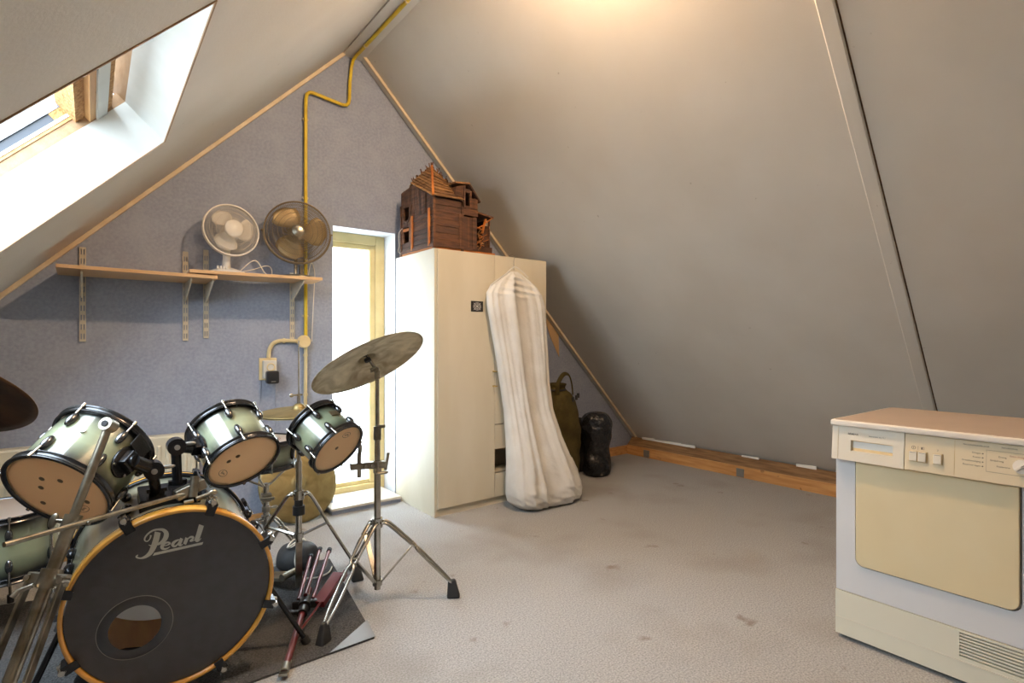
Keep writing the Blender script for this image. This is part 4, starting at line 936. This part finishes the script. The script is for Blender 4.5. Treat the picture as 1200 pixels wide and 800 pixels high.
# claws with tension rods and shell lugs
for i in range(8):
    a = math.radians(116-45*i)
    K = TB @ Matrix.Rotation(a, 4, 'Z')
    cl = MB(K).box((.270, -.014, .001), (.305, .014, .004)).box((.2915, -.015, -.045), (.310, .015, .003)).build('claw', M['black_metal'], bd, bevel=.003)
    MB(K).cyl((.303, 0, .004), (.303, 0, -.16), .0035, n=8).cyl((.313, 0, -.05), (.313, 0, .004), .0085, n=10).cyl((.322, 0, -.03), (.304, 0, -.03), .012, n=12).build('tension_rod', M['chrome'], cl)
    MB(K).ell((.286, 0, -.175), (.016, .016, .034)).build('lug', M['black_metal'], bd)
    cr = MB(K).box((.2915, -.012, -BD-.002), (.305, .012, -BD+.045)).build('claw', M['black_metal'], bd, bevel=.003)
    MB(K).cyl((.303, 0, -BD-.01), (.303, 0, -BD+.16), .0035, n=8).build('tension_rod', M['chrome'], cr)
    MB(K).ell((.286, 0, -BD+.14), (.016, .016, .030)).build('lug', M['black_metal'], bd)
# spurs
for p0, p1 in (((.49, 2.16, .30), (.645, 2.10, .012)), ((-.06, 2.16, .30), (-.19, 2.10, .012))):
    s = MB().cyl(p0, p1, .009, n=10).build('spur', M['black_metal'], bd)
    MB().cyl(lerp(p0, p1, .93), V(p1)+V((0, 0, -.003)), .015, .017, 12).cyl(lerp(p0, p1, 0)-V((0, .0, -.01)), lerp(p0, p1, .12), .018, n=12).build('spur_tip', M['rubber'], s)
# tom holder plate, posts and tilting arms
zt_ = .62
mt = thing('tom_holder', 'black twin post tom holder fixed to the top of the bass drum', 'drum mount', (.2, 2.22, .61))
pa = [math.radians(74+36*i/12) for i in range(13)]
MB(TB).prism([(.2768*math.cos(a), .2768*math.sin(a)) for a in pa]+[(-.0945, .300), (.076, .300)], -.27, -.10).build('plate', M['black_metal'], mt, bevel=.004)
def tom_arm(T, R, depth, post, top, dirw, ahead):
    MB().cyl((post[0], post[1], .637), (top[0], top[1], top[2]-.02), .016, n=14).build('post', M['black_metal'], mt)
    MB().cyl((post[0], post[1], .642), (post[0]+.0, post[1], .664), .022, n=16).box((post[0]-.028, post[1]-.012, .654), (post[0]+.028, post[1]+.012, .666)).build('memory_lock', M['black_metal'], mt, bevel=.002)
    mid = T @ V((0, 0, depth*.52)); ax = (T.to_3x3() @ V((0, 0, 1))).normalized()
    dv = V(dirw); dv = (dv-ax*dv.dot(ax)).normalized(); sp = mid+dv*(R-.012)
    J = V(top)
    MB().cyl(J-V((.0, .03, 0)), J+V((0, .026, 0)), .029, n=20).cyl(J-V((0, .034, 0)), J-V((0, .03, 0)), .017, n=16).build('tilter', M['black_metal'], mt, bevel=.002)
    MB().cyl(J-V((0, .037, 0)), J-V((0, .034, 0)), .009, n=12).build('tilter_bolt', M['steel'], mt)
    MB().tube([J, lerp(J, sp+dv*.03, .5), sp+dv*.03], [.025, .022, .022], 12).build('arm', M['black_metal'], mt)
    wg = V((.04, -.01, .006)); MB().ell((0, 0, 0), (.02, .006, .007), Matrix.Translation(J+wg)).build('wing_nut', M['steel'], mt)
    BT = basis(sp, ax.cross(dv), ax, dv)
    return BT
def bracket(d, BT, k=1.):
    b = MB(BT).prism([(.042*k*math.cos(2*PI*i/28), .055*k*math.sin(2*PI*i/28)) for i in range(28)], -.004, .006).build('mount_bracket', M['black_metal'], d, bevel=.003)
    MB(BT).cbox((0, 0, .018), (.05*k, .05*k, .026)).cyl((0, 0, .02), (0, 0, .04), .02*k, n=16).build('bracket_block', M['black_metal'], b, bevel=.004)
    MB(BT).cbox((0, .065*k, .010), (.07*k, .05*k, .005)).build('suspension_plate', M['black_metal'], b, bevel=.002)
    for e in (-1, 1): MB(BT).cyl((e*.026*k, -.034*k, .004), (e*.026*k, -.034*k, .01), .005, n=8).build('bracket_screw', M['chrome'], b)
BT1 = tom_arm(T1, .152, .217, (.170, 2.135), (.158, 2.10, .735), (.75, -.45, .2), 1); bracket(t1, BT1)
BT2 = tom_arm(T2, .134, .194, (.238, 2.22), (.233, 2.215, .785), (-.85, -.35, .0), 1); bracket(t2, BT2, .9)

# floor tom and snare -----------------------------------------
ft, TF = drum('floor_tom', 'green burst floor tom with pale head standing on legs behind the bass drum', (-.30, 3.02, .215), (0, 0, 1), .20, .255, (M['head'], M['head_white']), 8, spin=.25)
for i in range(3):
    a = -.6+2*PI*i/3; x, y = -.30+.205*math.cos(a), 3.02+.205*math.sin(a)
    l_ = MB().tube([(x, y, .40), (x, y, .10), (x+.02*math.cos(a), y+.02*math.sin(a), .02)], .006, 8).build('leg', M['chrome'], ft)
    MB().cyl((x+.02*math.cos(a), y+.02*math.sin(a), .0), (x+.02*math.cos(a), y+.02*math.sin(a), .035), .012, n=10).build('rubber_foot', M['rubber'], l_)
sn, TN = drum('snare_drum', 'green burst snare drum with white head between the toms', (.67, 2.96, .515), (0, 0, 1), .178, .14, (M['head_white'], M['head_white']), 8, spin=.1, lug_len=.06)
ring = MB(TN @ Matrix.Translation((0, 0, .1366))); ribbon(ring, [(.10*math.cos(2*PI*i/48), .10*math.sin(2*PI*i/48)) for i in range(49)], .0025, Matrix()); ring.build('head_print_ring', M['print_red'], sn)

# cymbals -------------------------------------------------------
def cymbal(name, label, c, up, R, m, group=None, bell=.16, bow=.045):
    T = frame(c, up); p = []
    for k in range(11):
        r = R*(1-k/10*(1-bell)); t = r/R; p.append((r, -bow*R*(t*t)*1.6))
    zb = p[-1][1]
    p += [(R*bell*.97, zb+.004), (R*bell*.8, zb+.014), (R*bell*.5, zb+.021), (.007, zb+.024)]
    full = p+[(r, z-.0016) for r, z in p[::-1]]
    o = MB(T).lathe(full, 72, closed=True).build(name, m, None, origin=c)
    return tag(o, label, 'cymbal', group), T
cy1, TC1 = cymbal('ride_cymbal', 'large worn bronze cymbal tilted on the chrome stand by the window', (.941, 2.242, 1.079), (-.235, .489, .84), .254, M['cymbal'], bow=.075)
cy2, TC2 = cymbal('crash_cymbal', 'dark bronze crash cymbal hung above the largest tom', (-.32, 1.84, 1.05), (.287, .475, .832), .229, M['cymbal_dark'])
cy3, TC3 = cymbal('floor_cymbal', 'dusty brass cymbal leaning on edge against the wall by the window', (1.05, 3.566, .247), (.041, -.952, .305), .245, M['cymbal_gold'])
# ---- stands
def stand(name, label, base, hub_z, low_z, feet, top, rp=.0125, mid=None, m=None, group=None, foot_r=.026):
    m = m or M['chrome']; b = V(base)
    s = thing(name, label, 'stand', (b.x, b.y, 0), group)
    z1 = mid or top
    MB().cyl((b.x, b.y, low_z-.03), (b.x, b.y, z1), rp+.002, n=16).build('lower_tube', m, s)
    MB().cyl((b.x, b.y, hub_z-.02), (b.x, b.y, hub_z+.02), rp+.011, n=18).build('leg_hub', m, s, bevel=.003)
    MB().cyl((b.x, b.y, low_z-.012), (b.x, b.y, low_z+.012), rp+.009, n=18).build('brace_collar', m, s, bevel=.003)
    for fx, fy in feet:
        d = V((fx-b.x, fy-b.y, 0)).normalized(); sd = V((-d.y, d.x, 0)); f = V((fx, fy, .06))
        h = V((b.x, b.y, hub_z))+d*.022; knee = lerp(h, f, .42)+V((0, 0, .022))
        lg_ = MB()
        for e in (-1, 1):
            lg_.tube(smooth_path([h+sd*.017*e, h+d*.03+sd*.017*e-V((0, 0, .008)), knee+sd*.014*e, lerp(knee, f, .08)+sd*.006*e, lerp(knee, f, .2)+sd*.016*e, lerp(knee, f, .7)+sd*.014*e, f+sd*.004*e], 4), .0066, 8)
        o = lg_.build('leg', m, s)
        MB().cyl(knee-sd*.02, knee+sd*.02, .006, n=10).build('rivet', m, o)
        cdir = (f-knee).normalized()
        MB().hexa([f+sd*.02-d*.03+V((0, 0, -.058)), f-sd*.02-d*.03+V((0, 0, -.058)), f-sd*.02+d*.03+V((0, 0, -.058)), f+sd*.02+d*.03+V((0, 0, -.058)), f+sd*.011-d*.025+V((0, 0, .02)), f-sd*.011-d*.025+V((0, 0, .02)), f-sd*.011+d*.008+V((0, 0, .024)), f+sd*.011+d*.008+V((0, 0, .024))]).build('rubber_foot', M['rubber'], o, bevel=.008, seg=3)
        MB().bar(V((b.x, b.y, low_z))+d*.015, knee-V((0, 0, .006)), .02, .006).build('brace', m, s)
    return s
cs = stand('cymbal_stand', 'chrome double braced cymbal stand with rubber feet in front of the window', (1.0, 2.262, 0), .349, .085, [(1.285, 2.085), (.695, 2.066), (1.035, 2.63)], .62)
MB().cyl((1.0, 2.262, .60), (1.0, 2.262, .77), .0125, n=16).cyl((1.0, 2.262, .57), (1.0, 2.262, .625), .0185, n=16).build('middle_tube', M['chrome'], cs)
MB().cyl((1.0, 2.262, .715), (1.0, 2.262, .775), .0165, n=16).box((1.0, 2.255, .765), (1.035, 2.262, .78)).build('height_clamp', M['dull_chrome'], cs, bevel=.002)
MB().cyl((1.0, 2.262, .775), (1.0, 2.262, 1.02), .0085, n=14).build('upper_tube', M['chrome'], cs)
up1 = V((-.235, .489, .84)); tc = V(TC1.translation); tl = V((.992, 2.262, 1.028)); 
MB().cyl((.985, 2.245, 1.025), (1.003, 2.28, 1.025), .013, n=14).cyl((1.0, 2.262, .985), (1.0, 2.262, 1.02), .012, n=14).build('tilter', M['dull_chrome'], cs)
MB().tube([(.96, 2.24, 1.018), (.975, 2.24, 1.022), (.985, 2.245, 1.03), (.97, 2.235, 1.035), (.955, 2.23, 1.028)], .005, 6).build('wing_screw', M['dull_chrome'], cs)
MB().cyl(tl, tc+up1*.045, .0075, n=10).build('cymbal_rod', M['chrome'], cs)
MB().cyl(tc-up1*.018, tc-up1*.004, .014, n=14).build('felt_washer', M['rubber'], cs)
MB().cyl(tc+up1*.012, tc+up1*.026, .013, n=14).build('felt_washer', M['rubber'], cs)
# multi clamp and arm carrying the small tom
mc = thing('multi_clamp', 'chrome multi clamp joining the smallest tom to the cymbal stand', 'clamp', (.95, 2.24, .59))
MB().bar((.888, 2.297, .605), (1.035, 2.25, .605), .034, .03).build('body', M['dull_chrome'], mc, bevel=.004)
for x in (.945, .972): MB().cyl((x, 2.255-(x-.95)*.3, .605), (x, 2.305-(x-.95)*.3, .605), .009, n=10).build('bolt', M['chrome'], mc)
MB().cyl((1.03, 2.245, .58), (1.045, 2.245, .655), .007, n=8).build('lever', M['dull_chrome'], mc)
MB().ell((1.01, 2.235, .572), (.03, .012, .007)).build('wing_nut', M['dull_chrome'], mc)
ax3 = V(t3u).normalized(); mid3 = T3 @ V((0, 0, .08)); dv3 = V((.75, .65, -.2)); dv3 = (dv3-ax3*dv3.dot(ax3)).normalized(); sp3 = mid3+dv3*.108
bracket(t3, basis(sp3, ax3.cross(dv3), ax3, dv3), .62)
MB().tube(smooth_path([(.925, 2.284, .555), (.925, 2.284, .64), (.926, 2.286, .70), sp3+dv3*.035, sp3+dv3*.018]), .0095, 10).build('tom_rod', M['dull_chrome'], mc)

# hi-hat
hx_, hy_ = .753, 2.572
hh = stand('hi_hat_stand', 'chrome hi-hat stand with pedal behind the red folded tripod', (hx_, hy_, 0), .445, .26, [(1.01, 2.515), (.50, 2.74)], .60)
MB().cyl((hx_, hy_, .5), (hx_, hy_, .80), .0105, n=14).build('upper_tube', M['chrome'], hh)
MB().cyl((hx_, hy_, .355), (hx_, hy_, .395), .027, n=20).cyl((hx_, hy_, .395), (hx_, hy_, .43), .019, n=18).build('tension_knob', M['black_plastic'], hh)
MB().cyl((hx_, hy_, .78), (hx_, hy_, 1.155), .0032, n=8).build('pull_rod', M['chrome'], hh)
MB().box((hx_-.014, hy_-.006, .02), (hx_+.014, hy_+.006, .25)).build('frame_plate', M['dull_chrome'], hh)
fa, fb = V((hx_-.03, hy_+.03, .06)), V((.60, 2.82, .02)); fdir = (fb-fa).normalized(); fs_ = V((fdir.y, -fdir.x, 0)).normalized()*.045
MB().hexa([fa-fs_, fa+fs_, fb+fs_*.8, fb-fs_*.8, fa-fs_+V((0, 0, .016)), fa+fs_+V((0, 0, .016)), fb+fs_*.8+V((0, 0, .014)), fb-fs_*.8+V((0, 0, .014))]).build('footboard', M['dull_chrome'], hh, bevel=.003)
MB().cyl(fa-fs_*1.1+V((0, .0, .02)), fa+fs_*.9+V((0, .0, .02)), .016, n=14).build('pedal_axle', M['dull_chrome'], hh)
MB().cyl(fb-fs_*1.0, fb+fs_*1.0, .014, n=12).build('heel_hinge', M['dull_chrome'], hh)
MB().cyl((hx_, hy_, .855), (hx_, hy_, .91), .008, n=10).cyl((hx_-.03, hy_-.01, .905), (hx_+.015, hy_, .905), .004, n=8).ell((hx_-.035, hy_-.01, .905), (.01, .005, .009)).build('clutch', M['chrome'], hh)
h1, _ = cymbal('hi_hat_cymbal', 'upper of the two closed hi-hat cymbals behind the small tom', (hx_, hy_, .843), (-.05, -.03, 1), .178, M['cymbal_gold'], bow=.05)
h2, _ = cymbal('hi_hat_cymbal', 'lower of the two closed hi-hat cymbals behind the small tom', (hx_, hy_, .808), (.05, .03, -1), .178, M['cymbal_gold'], bow=.05)
# snare stand
ss = stand('snare_stand', 'small chrome stand holding the snare drum behind the bass drum', (.69, 2.90, 0), .26, .12, [(.87, 3.02), (.57, 3.09), (.53, 2.87)], .44, foot_r=.02)
for a in (.3, 2.4, 4.5):
    x, y = .67+.172*math.cos(a), 2.96+.172*math.sin(a)
    MB().tube(smooth_path([(.69, 2.90, .42), (.68+.08*math.cos(a), 2.93+.08*math.sin(a), .45), (x, y, .495), (x+.018*math.cos(a), y+.018*math.sin(a), .512), (x+.02*math.cos(a), y+.02*math.sin(a), .54)]), .006, 8).build('basket_arm', M['chrome'], ss)
MB().cbox((.69, 2.90, .37), (.045, .045, .04)).cyl((.66, 2.88, .37), (.72, 2.86, .37), .008, n=8).build('tilt_clamp', M['dull_chrome'], ss, bevel=.004)
MB().cyl((.69, 2.9, .30), (.69, 2.9, .325), .02, n=14).ell((.725, 2.885, .32), (.018, .008, .008)).build('height_clamp', M['dull_chrome'], ss)
# stand of the dark crash, mostly outside the picture
c2 = stand('cymbal_stand', 'chrome cymbal stand carrying the dark bronze crash cymbal', (-.40, 1.86, 0), .35, .09, [(-.68, 1.98), (-.30, 1.60), (-.36, 2.14)], .62)
u2 = V((.287, .475, .832)); c2c = V(TC2.translation)
MB().cyl((-.40, 1.86, .6), (-.40, 1.86, 1.0), .009, n=12).build('upper_tube', M['chrome'], c2)
MB().tube([(-.40, 1.86, .99), lerp((-.40, 1.86, .99), c2c-u2*.04, .6), c2c-u2*.03, c2c+u2*.03], .006, 8).build('cymbal_rod', M['chrome'], c2)

# folded stand leaning against the kit, in front of the largest tom
ls = thing('folded_stand', 'dull folded cymbal stand leaning against the drum kit in front of the largest tom', 'stand', (-0.264, 1.677, 0))
A, B = V((-0.264, 1.677, 0.012)), V((0.044, 1.965, 0.921)); ax = (B-A).normalized(); sd = V((.79, -.613, 0)); sd = (sd-ax*sd.dot(ax)).normalized(); fd = ax.cross(sd)
def on(t, s=0., f=0.): return lerp(A, B, t)+sd*s+fd*f
MB().cyl(on(.02), on(.72), .0155, n=16).build('lower_tube', M['dull_chrome'], ls)
MB().cyl(on(.66), on(.985), .0115, n=16).build('upper_tube', M['dull_chrome'], ls)
MB().cyl(on(.70), on(.735), .021, n=16).cyl(on(.717, -.045), on(.717, .05), .006, n=8).ell((0, 0, 0), (.012, .007, .02), frame(on(.717, -.05), ax)).build('height_clamp', M['dull_chrome'], ls, bevel=.002)
MB().cyl(on(.985)-fd*.017, on(.985)+fd*.017, .019, n=20).build('end_ratchet', M['dull_chrome'], ls, bevel=.003)
MB().cyl(on(.985)-fd*.02, on(.985)+fd*.02, .009, n=14).build('ratchet_bolt', M['black_metal'], ls)
MB().cyl(on(.555), on(.60), .025, n=18).bar(on(.575, -.055), on(.575, .05), .02, .03, ax).build('leg_hub', M['dull_chrome'], ls, bevel=.003)
MB().tube([on(.56, -.01, -.03), on(.545, -.035, -.04), on(.53, -.04, -.045)], .006, 8).build('wing_screw', M['dull_chrome'], ls)
for s0, f0 in ((-.05, .0), (.045, -.01), (.005, .045)):
    q = [on(.585, s0, f0), on(.32, s0*1.1, f0*1.1), on(.05, s0*.7, f0*.7)]
    o = MB().bar(q[0], q[1], .026, .008, sd+fd*.2).bar(q[1], q[2], .026, .008, sd+fd*.2).build('leg', M['dull_chrome'], ls, bevel=.002)
    MB().cyl(q[1]-fd*.012, q[1]+fd*.012, .007, n=10).build('rivet', M['chrome'], o)
    MB().cyl(on(.575, s0, f0)-fd*.014, on(.575, s0, f0)+fd*.014, .008, n=10).build('rivet', M['chrome'], o)
    MB().cyl(on(.0, s0*.7, f0*.7)+V((0, 0, .012)), on(.07, s0*.7, f0*.7), .02, .014, 12).build('rubber_foot', M['rubber'], o)
# boom arm laid from its clamp on the bass drum across the folded stand
bo = thing('boom_arm', 'long thin dull boom rod clamped over the top of the bass drum', 'rod', (.05, 2.0, .6))
MB().cyl((-0.163, 1.740, 0.672), (.24, 2.055, .652), .0065, n=10).build('rod', M['dull_chrome'], bo)
MB().bar((.215, 2.06, .648), (.30, 2.075, .676), .034, .034).cyl((.262, 2.045, .64), (.27, 2.06, .705), .013, n=12).build('clamp_block', M['dull_chrome'], bo, bevel=.004)
MB().cyl((.27, 2.03, .635), (.31, 2.035, .645), .008, n=8).ell((.32, 2.035, .648), (.014, .008, .01)).cyl((.235, 2.03, .63), (.262, 2.03, .632), .006, n=8).build('clamp_screw', M['dull_chrome'], bo)

# bass drum pedal, cables behind the bass drum
pd = thing('drum_pedal', 'dusty metal bass drum pedal on the rug behind the bass drum', 'pedal', (.22, 2.670, .008))
MB().hexa([(0.16, 2.550, .012), (0.28, 2.530, .012), (0.34, 2.850, .012), (0.22, 2.870, .012), (0.16, 2.550, .05), (0.28, 2.530, .05), (0.34, 2.850, .022), (0.22, 2.870, .022)]).build('footboard', M['dull_chrome'], pd, bevel=.004)
MB().box((0.13, 2.490, .01), (0.16, 2.530, .22)).box((0.28, 2.470, .01), (0.31, 2.510, .22)).cyl((0.13, 2.505, .2), (0.32, 2.490, .2), .009, n=10).build('frame', M['dull_chrome'], pd, bevel=.003)
MB().cyl((0.22, 2.500, .2), (0.22, 2.520, .34), .005, n=8).ell((0.22, 2.510, .35), (.022, .03, .022)).build('beater', M['black_plastic'], pd)
cb = MB().tube(smooth_path([(.82, 2.82, .13), (.80, 2.77, .12), (.78, 2.72, .07), (.80, 2.67, .02), (.86, 2.64, .013), (.92, 2.66, .013), (.96, 2.72, .013)]), .004, 6)
cbt = thing('cable_coil', 'tangled white cable on a black bag beside the hi-hat stand', 'cable', (.82, 2.85, .12))
cb.build('loose_end', M['cable_white'], cbt)
MB().tube(smooth_path([(.82+.05*math.cos(t*.7), 2.85+.045*math.sin(t*.9), .128+.008*math.sin(t*1.3)) for t in range(14)]), .0035, 6).build('coil', M['cable_white'], cbt)
gbg = sack('gear_bag', (.83, 2.86, .009), [(.09, 0), (.105, .02), (.10, .06), (.075, .095), (.04, .11), (.01, .112)], M['fur'], .06, seed=21)
tag(gbg.build('gear_bag', M['rubber']), 'slumped black gear bag on the rug beside the hi-hat stand', 'bag')

# folded red tripod lying on the rug
rt_ = thing('red_tripod', 'burgundy folded tripod music stand lying on the rug beside the bass drum', 'stand', (.72, 2.4, .008))
a, b = V((.519, 1.94, .020)), V((.90, 2.72, .09)); dv = (b-a).normalized(); sv = V((dv.y, -dv.x, 0)).normalized()
MB().cyl(a, lerp(a, b, .62), .0125, n=14).build('main_tube', M['red_metal'], rt_)
MB().cyl(lerp(a, b, -.0), lerp(a, b, .045), .016, n=12).bar(lerp(a, b, -.02), lerp(a, b, .07), .03, .008).build('tube_end', M['dull_chrome'], rt_, bevel=.002)
for e in (-.028, 0, .03):
    p0 = lerp(a, b, .50)+sv*e+V((0, 0, .012 if e else .03)); p1 = lerp(a, b, .98+e)+sv*e*1.4+V((0, 0, .012 if e else .03))
    o = MB().cyl(p0, p1, .0085, n=12).build('leg', M['red_metal'], rt_); MB().cyl(lerp(p0, p1, .97), p1+dv*.012, .012, n=12).build('leg_cap', M['rubber'], o)
MB().cyl(lerp(a, b, .46), lerp(a, b, .52), .026, n=16).bar(lerp(a, b, .49)-sv*.05, lerp(a, b, .49)+sv*.05, .03, .03).build('tripod_hub', M['black_plastic'], rt_, bevel=.004)
MB().cyl(lerp(a, b, .40), lerp(a, b, .45), .02, n=14).bar(lerp(a, b, .42)-sv*.05, lerp(a, b, .42), .012, .012).build('lock_knob', M['black_plastic'], rt_)
p0, p1 = lerp(a, b, .47)+sv*.055, lerp(a, b, .70)+sv*.115+V((0, 0, .02))
MB().bar(p0, p1, .05, .026, (0, 0, 1)).build('desk_plate', M['red_metal'], rt_, bevel=.002)
MB().cyl(lerp(a, b, .27)+sv*.012, p1+sv*.012, .005, n=8).build('strut', M['red_metal'], rt_)
MB().bar(p1-dv*.04+sv*.02, p1+dv*.01+sv*.03, .016, .03).build('plate_clip', M['red_metal'], rt_)

# ================================================================ lamp at the ridge, above the top edge of the picture
lm = thing('ceiling_lamp', 'bare bulb in a white holder under the ridge board', 'lamp', (1.488, 1.5, 3.03))
MB().cyl((1.488, 1.5, ZR-.086), (1.488, 1.5, ZR-.105), .028, .025, 20).build('holder', M['fan_white'], lm)
lb = bpy.data.lights.new('ridge_lamp_offscreen', 'POINT'); lb.energy = 86; lb.color = (1, .69, .43); lb.shadow_soft_size = .04
lo = bpy.data.objects.new('ridge_lamp_offscreen', lb); C.objects.link(lo); lo.location = (1.488, 1.5, 3.06)
